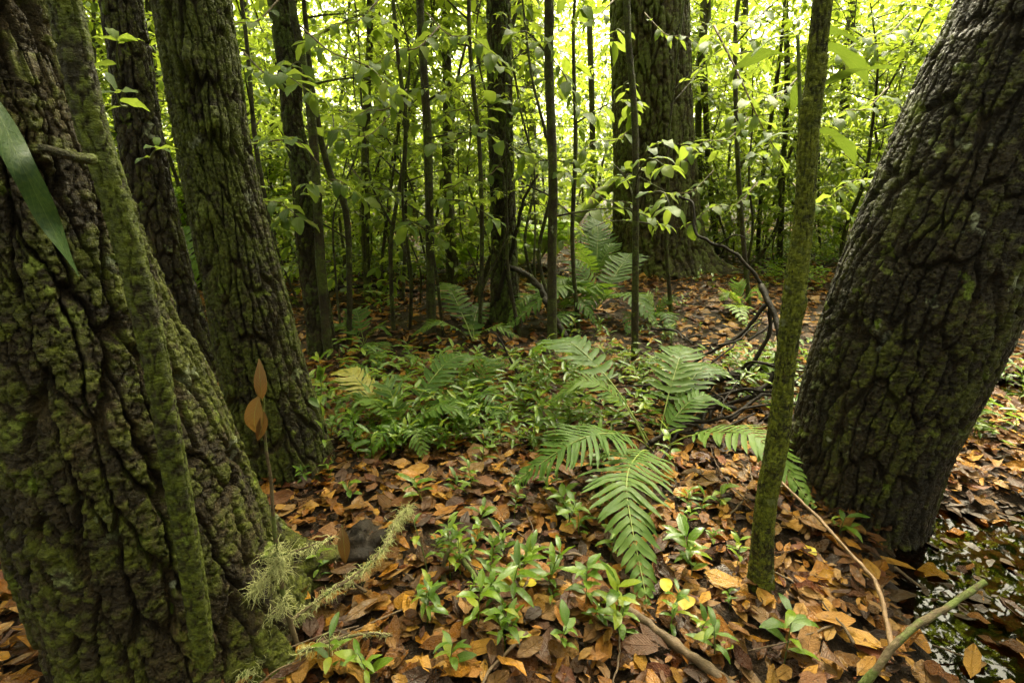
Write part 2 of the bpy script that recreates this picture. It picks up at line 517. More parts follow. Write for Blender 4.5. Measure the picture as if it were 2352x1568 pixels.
def leaf_t(profile='laurel', n=5, fold=0.25, curl=0.25, twist=0.0, wave=0.0, side=0.0, stalk=0.06, seed=0, cup=0.0):
    """Grid of 3 columns; returns verts, quads, uv."""
    r = np.random.default_rng(seed)
    t = np.linspace(0, 1, n + 1)
    t = 0.55 * t + 0.45 * (0.5 - 0.5 * np.cos(np.pi * t))
    hw = np.maximum(PROFILES[profile](np.clip(t, 0.02, 0.985)), 0.004)
    ang = curl * (t - 0.1) * 1.6
    st_ = np.diff(t)
    cy = np.concatenate([[0], np.cumsum(np.cos(ang[:-1]) * st_)]) + stalk
    cz = np.concatenate([[0], np.cumsum(-np.sin(ang[:-1]) * st_)])
    cx = side * np.sin(np.pi * t) * 0.12
    ph = r.uniform(0, 6, 2)
    V, UV = [], []
    for i in range(n + 1):
        tw = twist * t[i]
        for s in (-1, 0, 1):
            x = s * hw[i]
            z = abs(s) * hw[i] * fold + cup * hw[i] * abs(s) * 1.2
            if s:
                z += wave * math.sin(t[i] * 9 + ph[(s + 1) // 2]) * hw[i]
            X = x * math.cos(tw) - z * math.sin(tw)
            Z = x * math.sin(tw) + z * math.cos(tw)
            V.append((cx[i] + X, cy[i], cz[i] + Z))
            UV.append((0.5 + 0.5 * s, t[i]))
    Q = []
    for i in range(n):
        for s in (0, 1):
            a = i * 3 + s
            Q.append((a, a + 1, a + 4, a + 3))
    V, UV = list(V), list(UV)
    if stalk:
        k = len(V)
        w = 0.010
        V += [(-w, 0, 0.0), (w, 0, 0.0), (w, stalk + 0.03, 0.0), (-w, stalk + 0.03, 0.0)]
        UV += [(0.5, 0)] * 4
        Q.append((k, k + 1, k + 2, k + 3))
    return np.array(V), np.array(Q), np.array(UV)


HEX = (np.array([(0, 0, 0), (-0.22, 0.30, 0.06), (-0.19, 0.70, 0.0), (0, 1.0, -0.12), (0.19, 0.70, 0.0), (0.22, 0.30, 0.06)]),
       np.array([(0, 3, 2, 1), (0, 5, 4, 3)]), np.array([(0.5, 0), (0, 0.3), (0.1, 0.7), (0.5, 1), (0.9, 0.7), (1, 0.3)]))


def basis(a, nrm):
    a = a / (np.linalg.norm(a, axis=-1, keepdims=True) + 1e-9)
    w = np.cross(a, nrm)
    w /= np.linalg.norm(w, axis=-1, keepdims=True) + 1e-9
    n = np.cross(w, a)
    return w, a, n


def scatter(mb, tmpl, origin, along, normal, size, tint):
    V, Q, UV = tmpl
    w, a, n = basis(along, normal)
    P = origin[:, None, :] + size[:, None, None] * (V[None, :, 0:1] * w[:, None, :] + V[None, :, 1:2] * a[:, None, :] + V[None, :, 2:3] * n[:, None, :])
    N, k = len(origin), len(V)
    q = (Q[None] + (np.arange(N) * k)[:, None, None]).reshape(-1, 4)
    mb.add(P.reshape(-1, 3), q, None, np.repeat(tint, k), np.tile(UV, (N, 1)))


def matrix_of(origin, along, normal, size):
    from mathutils import Matrix
    w, a, n = basis(np.asarray(along, float)[None], np.asarray(normal, float)[None])
    w, a, n = w[0] * size, a[0] * size, n[0] * size
    return Matrix(((w[0], a[0], n[0], origin[0]), (w[1], a[1], n[1], origin[1]), (w[2], a[2], n[2], origin[2]), (0, 0, 0, 1)))


def leaf_mesh(name, tmpl, mat, tint=0.0):
    mb = MB()
    mb.add(tmpl[0], tmpl[1], None, tint, tmpl[2])
    return mb.mesh(name, mat)

# ------------------------------------------------------------------ tree trunks
def worley(u, v, nu, seed):
    """Cellular noise on a strip that repeats every nu cells in u: F1, F2 and a random number per cell."""
    iu, iv = np.floor(u).astype(int), np.floor(v).astype(int)
    f1 = np.full(u.shape, 9.0)
    f2 = np.full(u.shape, 9.0)
    cid = np.zeros(u.shape)
    for du in (-1, 0, 1):
        for dv in (-1, 0, 1):
            cu, cv = (iu + du), (iv + dv)
            h = _perm[_perm[(cu % nu) & 255] + (cv & 255)] + int(seed * 37) % 251
            px = cu + 0.5 + 0.86 * (_perm[h] / 255.0 - 0.5)
            py = cv + 0.5 + 0.86 * (_perm[h + 71] / 255.0 - 0.5)
            d = np.sqrt((u - px) ** 2 + (v - py) ** 2)
            near = d < f1
            f2 = np.where(near, f1, np.minimum(f2, d))
            cid = np.where(near, _perm[h + 133] / 255.0, cid)
            f1 = np.where(near, d, f1)
    return f1, f2, cid


def bark_height(th, Z, Rm, spacing, seed, plates=1.0, wiggle=0.5, asp=3.2):
    """Plates split by narrow fissures and cross cracks: height 0..1 and a random number per flake."""
    c, s = np.cos(th), np.sin(th)
    X, Y = c * Rm, s * Rm
    U = (th % (2 * math.pi)) * Rm
    w1 = perlin(X * 5 + seed, Y * 5, Z * 3.0)
    w2 = perlin(X * 30, Y * 30 + seed, Z * 18)
    w3 = perlin(X * 80 + seed, Y * 80, Z * 60)
    n1 = max(4, round(2 * math.pi * Rm / spacing))
    k1 = n1 / (2 * math.pi * Rm)
    u1 = (U + spacing * (wiggle * w1 + 0.22 * w2 + 0.08 * w3)) * k1
    v1 = (Z + spacing * (1.2 * perlin(X * 4, Y * 4 + 9, Z * 3) + 0.3 * w2)) / (spacing * asp)
    f1, f2, c1 = worley(u1, v1, n1, seed)
    e1 = f2 - f1
    open_ = 0.10 + 0.16 * (perlin(X * 7, Y * 7, Z * 5 + 3) + 0.5)
    m1 = sstep(0.0, 1.0, np.clip((e1 - 0.015) / open_, 0, 1))
    n2 = max(6, round(2 * math.pi * Rm / (spacing * 0.55)))
    k2 = n2 / (2 * math.pi * Rm)
    u2 = (U + spacing * (0.25 * w1 + 0.14 * w2 + 0.06 * w3)) * k2
    v2 = (Z + spacing * 0.2 * w2) / (spacing * 0.36)
    g1, g2, c2 = worley(u2, v2, n2, seed + 3.1)
    m2 = sstep(0.0, 0.16, g2 - g1)
    flake = 0.6 * c2 + 0.4 * c1
    h = m1 * (0.70 + 0.18 * c1 + plates * (0.16 * c2 - 0.20 * (1 - m2)))
    h = h + (0.05 * w2 + 0.07 * w3) * (0.4 + 0.6 * m1)
    return h, flake


def trunk(mb, axis, radii, bark=None, front=160, back=50, fine_len=2.4, dz=0.006, cam_phi=None, flare=0.3, flare_h=0.18, roots=(), lobes=0.04, seed=0.0, bulges=(), fluted=0.0):
    """axis: local points from the ground up. Returns the ridge attribute."""
    A = np.asarray(axis, float)
    D = np.column_stack([A, radii])
    P = spline(D, 600)
    seg = np.linalg.norm(np.diff(P[:, :3], axis=0), axis=1)
    L = np.concatenate([[0], np.cumsum(seg)])
    fine = min(fine_len, L[-1])
    rows = np.arange(0, fine, dz)
    if L[-1] > fine:
        rows = np.concatenate([rows, np.linspace(fine, L[-1], max(3, int((L[-1] - fine) / 0.12)))])
    Q = np.column_stack([np.interp(rows, L, P[:, c]) for c in range(4)])
    path, rad = Q[:, :3], Q[:, 3]
    t, nx, ny = frames(path)
    if cam_phi is None:
        cam_phi = -math.pi / 2
    th = np.concatenate([np.linspace(-1.9, 1.9, front, endpoint=False), np.linspace(1.9, 2 * math.pi - 1.9, back, endpoint=False)]) + cam_phi
    k = len(th)
    c, s = np.cos(th)[None], np.sin(th)[None]
    rr = rad[:, None] * (1 + lobes * perlin(c * 1.3 + seed, s * 1.3, rows[:, None] * 0.8))
    if fluted:
        rr = rr + fluted * rad[:, None] * np.abs(perlin(c * 2.3 + seed, s * 2.3, rows[:, None] * 0.5)) - fluted * 0.3 * rad[:, None]
    h = rows[:, None]
    rr = rr + flare * rad[:1, None] * np.exp(-h / flare_h) * (0.6 + 0.8 * np.abs(perlin(c * 1.6, s * 1.6, seed)))
    for ang, amp, wid, hh in roots:
        da = np.arctan2(np.sin(th - ang), np.cos(th - ang))[None]
        rr = rr + amp * np.exp(-(da / wid) ** 2) * np.exp(-h / hh)
    for ang, hz, amp, wid, hw in bulges:
        da = np.arctan2(np.sin(th - ang), np.cos(th - ang))[None]
        rr = rr + amp * np.exp(-(da / wid) ** 2 - ((h - hz) / hw) ** 2)
    dirv = nx[:, None, :] * c[..., None] + ny[:, None, :] * s[..., None]
    ridge = np.full(rr.shape, 0.5)
    flake = ridge
    if bark:
        Rm = float(np.mean(radii[:2]))
        hgt, flake = bark_height(th[None] + 0 * rr, h + 0 * rr, Rm, bark['spacing'], seed, bark.get('plates', 1.0), bark.get('wiggle', 0.5), bark.get('asp', 3.2))
        rr = rr + bark['depth'] * (hgt - 0.85)
        ridge = np.clip(hgt, 0, 1)
    v = path[:, None, :] + rr[..., None] * dirv
    n = len(path)
    i = np.arange(n - 1)[:, None] * k
    j = np.arange(k)[None]
    j2 = (j + 1) % k
    q = np.stack([i + j, i + j2, i + k + j2, i + k + j], -1).reshape(-1, 4)
    mb.add(v.reshape(-1, 3), q)
    return {'ridge': ridge.ravel(), 'flake': flake.ravel()}


def trunk_axis(pix, y_lean=0.0, z0=-0.12, top=None, y_base=None, keep=0.6):
    """pix: (u, v, half width) from the ground upwards. Returns base point, local axis, radii."""
    b = ground(pix[0][0], pix[0][1]) if y_base is None else None
    pts, rad = [], []
    y0 = b[1] if b is not None else y_base
    for u, v, hw in pix:
        y = y0
        for _ in range(4):
            p = at_y(u, v, y)
            y = y0 + y_lean * max(p[2], 0)
        dep = (p - C0) @ FWD
        pts.append(p)
        rad.append(hw * dep / F * math.cos(math.atan((u - 1176) / F)))
    pts = np.array(pts)
    rad = np.array(rad)
    if b is None:
        b = pts[0].copy()
        b[2] = float(terrain(b[0], b[1]))
    dirn = (pts[1] - pts[0]) / np.linalg.norm(pts[1] - pts[0])
    low = pts[0] + dirn * (z0 / max(dirn[2], 0.3))
    pts = np.vstack([low, pts[1:]]) if pts[0][2] < 0.1 else np.vstack([low, pts])
    rad = rad if len(rad) == len(pts) else np.concatenate([[rad[0]], rad])
    if top:
        up = (pts[-1] - pts[-2]) / np.linalg.norm(pts[-1] - pts[-2])
        up = up * keep + np.array([0, 0, 1 - keep])
        k = (top - pts[-1][2]) / up[2]
        pts = np.vstack([pts, pts[-1] + up * k * 0.5, pts[-1] + up * k])
        rad = np.concatenate([rad, [rad[-1] * 0.85, rad[-1] * 0.6]])
    return b, pts - b, rad


# a canopy crown high above the frame: limbs and leaves, a few shapes shared by the trees
def crown_meshes(seed, n=850, rx=2.5, rz=1.6):
    r = np.random.default_rng(seed)
    lb, lm = MB(), MB()
    tips = []
    for i in range(7):
        az = i * 0.9 + r.uniform(0, 0.6)
        ln = r.uniform(1.2, rx)
        p = [np.zeros(3), np.array([math.cos(az) * ln * 0.4, math.sin(az) * ln * 0.4, 0.7]), np.array([math.cos(az) * ln, math.sin(az) * ln, r.uniform(0.6, 1.6)])]
        P = spline(p, 10)
        tube(lb, P, np.linspace(0.075, 0.015, 10), 6)
        tips += [P[k] for k in range(4, 10)]
    tips = np.array(tips)
    cl = tips[r.integers(0, len(tips), 130)] + r.normal(size=(130, 3)) * np.array([0.55, 0.55, 0.4])
    o = cl[r.integers(0, 130, n)] + r.normal(size=(n, 3)) * 0.22
    a = r.normal(size=(n, 3)) * np.array([1, 1, 0.5]) + np.array([0, 0, -0.3])
    nr = r.normal(size=(n, 3)) * 0.5 + np.array([0, 0, 1.0])
    scatter(lm, HEX, o, a, nr, r.uniform(0.12, 0.2, n), r.random(n))
    return lb.mesh('limbs', M_STEM), lm.mesh('crown', M_LEAF_FAR)


CROWNS = [crown_meshes(s) for s in (1, 2, 3)]


def add_crown(root, top, i, scale=1.0):
    l, c = CROWNS[i % 3]
    for nm, me in (('limbs', l), ('crown', c)):
        o = link(nm, me, root, tuple(top))
        o.rotation_euler = (0, 0, i * 1.3)
        o.scale = (scale,) * 3
        o['kind'] = 'stuff'


def tree(name, label, pix, mat, bark, group=None, cat='tree', y_lean=0.0, top=6.5, crown=0, cscale=1.0, y_base=None, front=160, back=50, dz=0.006, fine_len=2.4, keep=0.6, z0=-0.12, **kw):
    b, ax, rad = trunk_axis(pix, y_lean, z0, top=top, y_base=y_base, keep=keep)
    root = empty(name, tuple(b), label, cat, group)
    mb = MB()
    phi = math.atan2(-b[1], -b[0])
    rd = trunk(mb, ax, rad, bark, front, back, fine_len, dz, phi, **kw)
    link('trunk', mb.mesh('trunk', mat, extra=rd), root)
    if crown is not None:
        add_crown(root, ax[-1] - np.array([0, 0, 0.1]), crown, cscale)
    root['_b'] = [float(x) for x in b]
    return root, b, ax, rad


PIX = {}
PIX['A'] = [(425, 1425, 268), (340, 1220, 280), (262, 1000, 285), (170, 760, 272), (75, 480, 262), (-20, 200, 262), (-95, -60, 262)]
PIX['C'] = [(455, 880, 62), (390, 640, 58), (325, 330, 56), (278, 0, 54)]
PIX['D'] = [(660, 1055, 112), (612, 880, 104), (568, 680, 96), (520, 470, 90), (482, 270, 90), (440, 0, 96)]
PIX['E'] = [(744, 812, 31), (728, 690, 30), (706, 560, 26), (700, 430, 29), (672, 280, 25), (664, 150, 29), (642, 0, 29)]
PIX['G'] = [(1160, 738, 33), (1158, 560, 30), (1153, 380, 29), (1148, 180, 28), (1145, 0, 28)]
PIX['I'] = [(1512, 612, 108), (1505, 480, 98), (1500, 330, 94), (1495, 150, 92), (1490, 0, 92)]
PIX['K'] = [(1746, 1345, 28), (1756, 1180, 25), (1786, 1010, 27), (1802, 860, 24), (1822, 690, 27), (1846, 500, 24), (1858, 300, 25), (1880, 130, 23), (1890, 0, 24)]
PIX['L'] = [(1958, 1110, 168), (1992, 1000, 184), (2056, 830, 214), (2124, 660, 234), (2216, 440, 246), (2338, 160, 258), (2440, -60, 262)]
for k in 'ADLI':
    g0 = ground(*PIX[k][0][:2])
    MOUNDS.append((g0[0], g0[1], 0.45 if k != 'I' else 0.8, 0.05))

# ground sheet
def axis_coords(lo, hi, step, far):
    mid = np.arange(lo, hi, step)
    out = np.geomspace(step * 2, far, 26)
    return np.concatenate([lo - out[::-1], mid, hi - step + out])


gx = axis_coords(-7, 7, 0.07, 160)
gy = axis_coords(-1, 12, 0.07, 200)
GX, GY = np.meshgrid(gx, gy)
mb = MB()
nxg, nyg = len(gx), len(gy)
idx = np.arange(nxg * nyg).reshape(nyg, nxg)
mb.add(np.stack([GX, GY, terrain(GX, GY)], -1).reshape(-1, 3), np.stack([idx[:-1, :-1], idx[:-1, 1:], idx[1:, 1:], idx[1:, :-1]], -1).reshape(-1, 4))
ground_obj = link('ground', mb.mesh('ground', M_SOIL), label='dark forest soil under the leaf litter', kind='structure')

# standing water
for cx, cy, rx, ry, dp in PONDS:
    mb = MB()
    th = np.linspace(0, 2 * math.pi, 40, endpoint=False)
    ring = np.stack([cx + rx * 1.8 * np.cos(th), cy + ry * 1.8 * np.sin(th), np.full(40, WATER_Z)], -1)
    mb.add(np.vstack([ring, [(cx, cy, WATER_Z)]]), None, [(i, (i + 1) % 40, 40) for i in range(40)])
    link('water', mb.mesh('water', M_WATER), label='dark shallow puddle with floating leaves', kind='structure')

T = {}
T['A'] = tree('tree', 'massive mossy tree with deeply furrowed bark and flared roots filling the left edge', PIX['A'], M_BARK_A,
              dict(spacing=0.058, depth=0.038, wiggle=0.55, asp=5.0), top=7, crown=0, cscale=1.1, front=400, back=70, dz=0.0048, fine_len=2.3, flare=0.14, flare_h=0.22,
              roots=[(R(38), 0.34, 0.28, 0.12), (R(-15), 0.10, 0.35, 0.2), (R(-100), 0.05, 0.4, 0.2)], seed=1.7, lobes=0.05, fluted=0.04)
T['D'] = tree('tree', 'leaning mossy tree with a knobbly burl, right beside the massive left tree', PIX['D'], M_BARK_D,
              dict(spacing=0.045, depth=0.026, wiggle=0.45, asp=5.0), top=7, crown=1, front=210, back=50, dz=0.0055, fine_len=2.5, flare=0.05, roots=[(R(-40), 0.04, 0.4, 0.12)], seed=4.2,
              bulges=[(R(-78), 1.62, 0.035, 0.22, 0.04), (R(-55), 1.44, 0.03, 0.25, 0.05), (R(-90), 1.15, 0.02, 0.3, 0.05)])
T['L'] = tree('tree', 'massive dark wet tree leaning out past the right edge', PIX['L'], M_BARK_L,
              dict(spacing=0.040, depth=0.026, wiggle=0.5, asp=5.5), top=5.5, crown=2, cscale=1.1, front=330, back=70, dz=0.0055, fine_len=2.4, flare=0.14, flare_h=0.2,
              roots=[(R(200), 0.10, 0.3, 0.2), (R(-70), 0.05, 0.4, 0.2), (R(-30), 0.06, 0.25, 0.2)], seed=9.4, y_lean=0.04, lobes=0.02, keep=1.0, z0=-0.26)
T['I'] = tree('tree', 'stout brown tree with straight ridged bark in the middle distance', PIX['I'], M_BARK_I,
              dict(spacing=0.085, depth=0.06, wiggle=0.3, asp=4.5, plates=0.8), top=9, crown=0, cscale=1.5, front=170, back=50, dz=0.014, fine_len=4.2, flare=0.18, flare_h=0.35,
              roots=[(R(-20), 0.35, 0.3, 0.18), (R(200), 0.15, 0.3, 0.2), (R(-90), 0.15, 0.4, 0.2)], seed=2.2, fluted=0.03)
T['C'] = tree('tree', 'dark rough trunk half hidden behind the massive left tree', PIX['C'], M_BARK_L,
              dict(spacing=0.055, depth=0.026), top=7, crown=1, front=110, back=40, dz=0.008, fine_len=2.8, seed=6.1)
T['E'] = tree('tree', 'slim dark tree with patchy green bark and a parallel side stem', PIX['E'], M_BARK_E,
              dict(spacing=0.045, depth=0.020, wiggle=0.5), top=6, crown=2, front=80, back=30, dz=0.009, fine_len=3, seed=3.3, lobes=0.10)
T['G'] = tree('tree', 'straight dark tree standing alone at the centre of the clearing', PIX['G'], M_BARK_E,
              dict(spacing=0.05, depth=0.022, wiggle=0.5), top=6.5, crown=0, front=80, back=30, dz=0.010, fine_len=3.4, seed=8.3, lobes=0.12)
T['K'] = tree('tree', 'slender smooth tree coated in bright green moss before the leaning trunk', PIX['K'], M_BARK_K,
              dict(spacing=0.017, depth=0.005, wiggle=0.5, asp=0.7, plates=0.6), top=5, crown=1, cscale=0.7, front=90, back=30, dz=0.006, fine_len=2.2, seed=5.5, lobes=0.13, flare=1.1, flare_h=0.10,
              bulges=[(R(-120), 0.55, 0.010, 0.6, 0.03), (R(-60), 1.0, 0.008, 0.6, 0.03), (R(200), 1.45, 0.009, 0.6, 0.03)])

# mossy sapling pressed against the massive left tree, with a broken stub
TRUNKS = [(v[1][0], v[1][1], float(v[3][0])) for v in T.values()]
pixB = [(480, 1600, 27), (452, 1380, 29), (415, 1150, 31), (372, 900, 33), (322, 660, 37), (255, 420, 40), (215, 300, 42), (160, 60, 46), (130, -80, 46)]
b, ax, rad = trunk_axis(pixB, y_lean=-0.02, y_base=0.90)
root = empty('mossy_sapling', tuple(b), 'mossy grey-green sapling stem pressed against the massive left tree', 'sapling')
mb = MB()
rd = trunk(mb, ax, rad, dict(spacing=0.03, depth=0.005, plates=0.5, asp=0.8), 70, 24, 2.0, 0.007, math.atan2(-b[1], -b[0]), flare=0.1, flare_h=0.05, seed=7.7, lobes=0.14)
link('trunk', mb.mesh('trunk', M_BARK_B, extra=rd), root)
mb = MB()
tube(mb, spline([at_y(215, 365, 0.84), at_y(165, 358, 0.80), at_y(120, 345, 0.79), at_y(88, 338, 0.78)], 12) - b, np.linspace(0.008, 0.005, 12), 10, rough=0.25)
link('broken_stub', mb.mesh('broken_stub', M_BARK_B, extra={'ridge': np.full(mb.n, 0.5), 'flake': np.full(mb.n, 0.5)}), root)

# ------------------------------------------------------------------ leaf mesh pool
LEAF_SHAPES = [('laurel', 0.25, 0.45, 0.1, 0.2), ('laurel', 0.15, 0.75, -0.2, 0.35), ('oval', 0.2, 0.35, 0.15, 0.2), ('lance', 0.3, 0.6, 0.1, 0.3), ('laurel', 0.35, 0.2, -0.1, 0.15), ('oval', 0.12, 0.6, -0.15, 0.3)]
LEAF_POOL = [leaf_mesh('leaf', leaf_t(p, 5, f, c, tw, wv, seed=i, side=(i % 3 - 1) * 0.6), M_LEAF, i * 0.13) for i, (p, f, c, tw, wv) in enumerate(LEAF_SHAPES)]
SEED_POOL = [leaf_mesh('leaf', leaf_t(p, 4, f, c, tw, wv, seed=i + 20), M_SEED, i * 0.17) for i, (p, f, c, tw, wv) in enumerate(
    [('lance', 0.2, 0.5, 0.1, 0.2), ('laurel', 0.25, 0.35, 0.0, 0.15), ('lance', 0.3, 0.8, -0.1, 0.3), ('laurel', 0.2, 0.6, 0.15, 0.2)])]


def put_leaf(parent, base, origin, along, normal, size, pool=LEAF_POOL, r=random, name='leaf'):
    o = link(name, pool[r.randrange(len(pool))], parent)
    o.matrix_local = matrix_of(np.asarray(origin) - base, along, normal, size)
    return o


def branch_path(r, start, az, ln, rise=0.5, n=7):
    d = np.array([math.cos(az), math.sin(az), rise])
    d /= np.linalg.norm(d)
    side = np.array([-math.sin(az), math.cos(az), 0]) * r.uniform(-0.25, 0.25)
    pts = [start, start + d * ln * 0.35 + side * ln * 0.4, start + d * ln * 0.7 + side * ln * 0.3 + np.array([0, 0, -0.04 * ln]), start + d * ln + np.array([0, 0, -0.22 * ln])]
    return spline(pts, n)


def leaf_spots(r, P, spacing, from_t=0.3, tip=5):
    """(origin, along, normal) triples on a branch."""
    seg = np.linalg.norm(np.diff(P, axis=0), axis=1)
    L = np.concatenate([[0], np.cumsum(seg)])
    out = []
    s = L[-1] * from_t
    sgn = 1
    while s < L[-1]:
        o = np.array([np.interp(s, L, P[:, c]) for c in range(3)])
        i = min(np.searchsorted(L, s), len(P) - 1)
        t = P[i] - P[i - 1]
        t = t / np.linalg.norm(t)
        lat = np.cross(t, [0, 0, 1.0])
        a = t * r.uniform(0.3, 0.8) + lat * sgn * r.uniform(0.6, 1.1) + np.array([0, 0, r.uniform(-0.55, 0.25)])
        out.append((o, a, np.array([r.uniform(-0.4, 0.4), r.uniform(-0.4, 0.4), 1.0])))
        sgn = -sgn
        s += spacing * r.uniform(0.6, 1.4)
    t = P[-1] - P[-2]
    t = t / np.linalg.norm(t)
    for k in range(tip):
        az = k * 2 * math.pi / tip + r.uniform(-0.4, 0.4)
        a = t * 0.7 + np.array([math.cos(az), math.sin(az), r.uniform(-0.6, 0.2)]) * 0.8
        out.append((P[-1], a, np.array([r.uniform(-0.4, 0.4), r.uniform(-0.4, 0.4), 1.0])))
    return out


def stem_mesh(axis, rad, extra_tubes=(), k=9, mat=None, rough=0.12):
    mb = MB()
    D = np.column_stack([axis, rad])
    S = spline(D, max(14, int(len(axis) * 8)))
    tube(mb, S[:, :3], S[:, 3], k, rough=rough, seed=random.random() * 9)
    for P, r0, r1 in extra_tubes:
        tube(mb, P, np.linspace(r0, r1, len(P)), 5)
    n = mb.n
    return mb.mesh('trunk', mat or M_STEM, extra={'ridge': np.full(n, 0.5), 'flake': np.full(n, 0.5)})


def near_sapling(label, pix, nb, zr=(0.6, 2.7), size=(0.085, 0.15), top=4.2, mat=None, blen=(0.3, 0.8), leaves=True, group=None, name='sapling', crown=True, y_base=None):
    r = random
    b, ax, rad = trunk_axis(pix, 0.0, top=top, y_base=y_base)
    root = empty(name, tuple(b), label, 'sapling', group)
    ax = ax + np.array([[random.uniform(-0.035, 0.035), random.uniform(-0.035, 0.035), 0] for _ in ax]) * (np.arange(len(ax)) > 0)[:, None]
    S = spline(np.column_stack([ax, rad]), 120)
    tubes = []
    spots = []
    for i in range(nb):
        z = r.uniform(*zr)
        j = int(np.argmin(np.abs(S[:, 2] - z)))
        P = branch_path(r, S[j, :3], r.uniform(0, 6.283), r.uniform(*blen), r.uniform(0.0, 0.9))
        tubes.append((P, min(S[j, 3] * 0.5, 0.008), 0.002))
        spots += leaf_spots(r, P, r.uniform(0.07, 0.11), 0.35, 4)
    link('trunk', stem_mesh(ax, rad, tubes, mat=mat), root)
    for o, a, n in spots:
        put_leaf(root, np.zeros(3), o, a, n, r.uniform(*size))
    if crown and r.random() < 0.4:
        o = link('crown', random.choice(HIGH)[1], root, tuple(ax[-1] + np.array([0, 0, -1.6])))
        o.rotation_euler = (0, 0, r.uniform(0, 6.28))
        o['kind'] = 'stuff'
    return root, b


# ------------------------------------------------------------------ sapling prototypes for the thicket
def proto_sapling(seed, h=5.0, nb=16, lsize=(0.075, 0.125), zlow=0.5, lean=0.7, sub=2):
    r = random.Random(seed)
    pts = [np.array([0, 0, -0.08])]
    d = np.array([r.uniform(-lean, lean), r.uniform(-lean, lean), 0]) * 0.25
    for k in range(1, 6):
        pts.append(pts[0] + np.array([0, 0, h * k / 5]) + d * k + np.array([r.uniform(-0.16, 0.16), r.uniform(-0.16, 0.16), 0]))
    rad = np.linspace(r.uniform(0.014, 0.03), 0.005, 6)
    S = spline(np.column_stack([pts, rad]), 60)
    mbs = MB()
    tube(mbs, S[:, :3], S[:, 3], 7, rough=0.15)
    spots = []
    for i in range(nb):
        z = zlow + (h - zlow) * (i + r.random()) / nb
        j = min(59, int(60 * z / h))
        P = branch_path(r, S[j, :3], r.uniform(0, 6.283), r.uniform(0.35, 0.95), r.uniform(0.0, 0.9))
        tube(mbs, P, np.linspace(0.006, 0.002, len(P)), 4)
        spots += leaf_spots(r, P, 0.085, 0.25, 4)
        for q in range(sub):
            k = r.randrange(2, 6)
            P2 = branch_path(r, P[k], r.uniform(0, 6.283), r.uniform(0.2, 0.4), r.uniform(0.0, 0.7), 5)
            tube(mbs, P2, np.linspace(0.003, 0.0015, len(P2)), 3)
            spots += leaf_spots(r, P2, 0.075, 0.2, 4)
    mbl = MB()
    O = np.array([s[0] for s in spots])
    A = np.array([s[1] for s in spots])
    N = np.array([s[2] for s in spots])
    which = np.array([r.randrange(3) for _ in spots])
    for w, tp in enumerate((('laurel', 0.25, 0.5), ('oval', 0.2, 0.35), ('lance', 0.3, 0.7))):
        m = which == w
        k = int(m.sum())
        scatter(mbl, leaf_t(tp[0], 3, tp[1], tp[2], stalk=0, seed=w), O[m], A[m], N[m], np.array([r.uniform(*lsize) for _ in range(k)]), np.array([r.random() for _ in range(k)]))
    me_s = mbs.mesh('trunk', M_STEM, extra={'ridge': np.full(mbs.n, 0.5), 'flake': np.full(mbs.n, 0.5)})
    return me_s, mbl.mesh('crown', M_LEAF_FAR)


PROTO = [proto_sapling(100 + i, 2.5 + 0.42 * i, 22 + 2 * i, zlow=0.15 if i % 2 else 0.5, sub=3, lsize=(0.085, 0.14)) for i in range(9)]
HIGH = [proto_sapling(300 + i, 2.6, 14, zlow=0.7) for i in range(3)]
POLE = [proto_sapling(200 + i, 4.0 + 0.2 * i, 6, zlow=1.1, lsize=(0.07, 0.11)) for i in range(5)]


def place_proto(pr, x, y, sc, name, label, group, rz=None):
    root = empty(name, (x, y, float(terrain(x, y))), label, 'sapling', group)
    rz = random.uniform(0, 6.28) if rz is None else rz
    root.rotation_euler = (random.uniform(-0.05, 0.05), random.uniform(-0.05, 0.05), rz)
    root.scale = (sc, sc, sc)
    link('trunk', pr[0], root)
    c = link('crown', pr[1], root)
    c['kind'] = 'stuff'
    return root


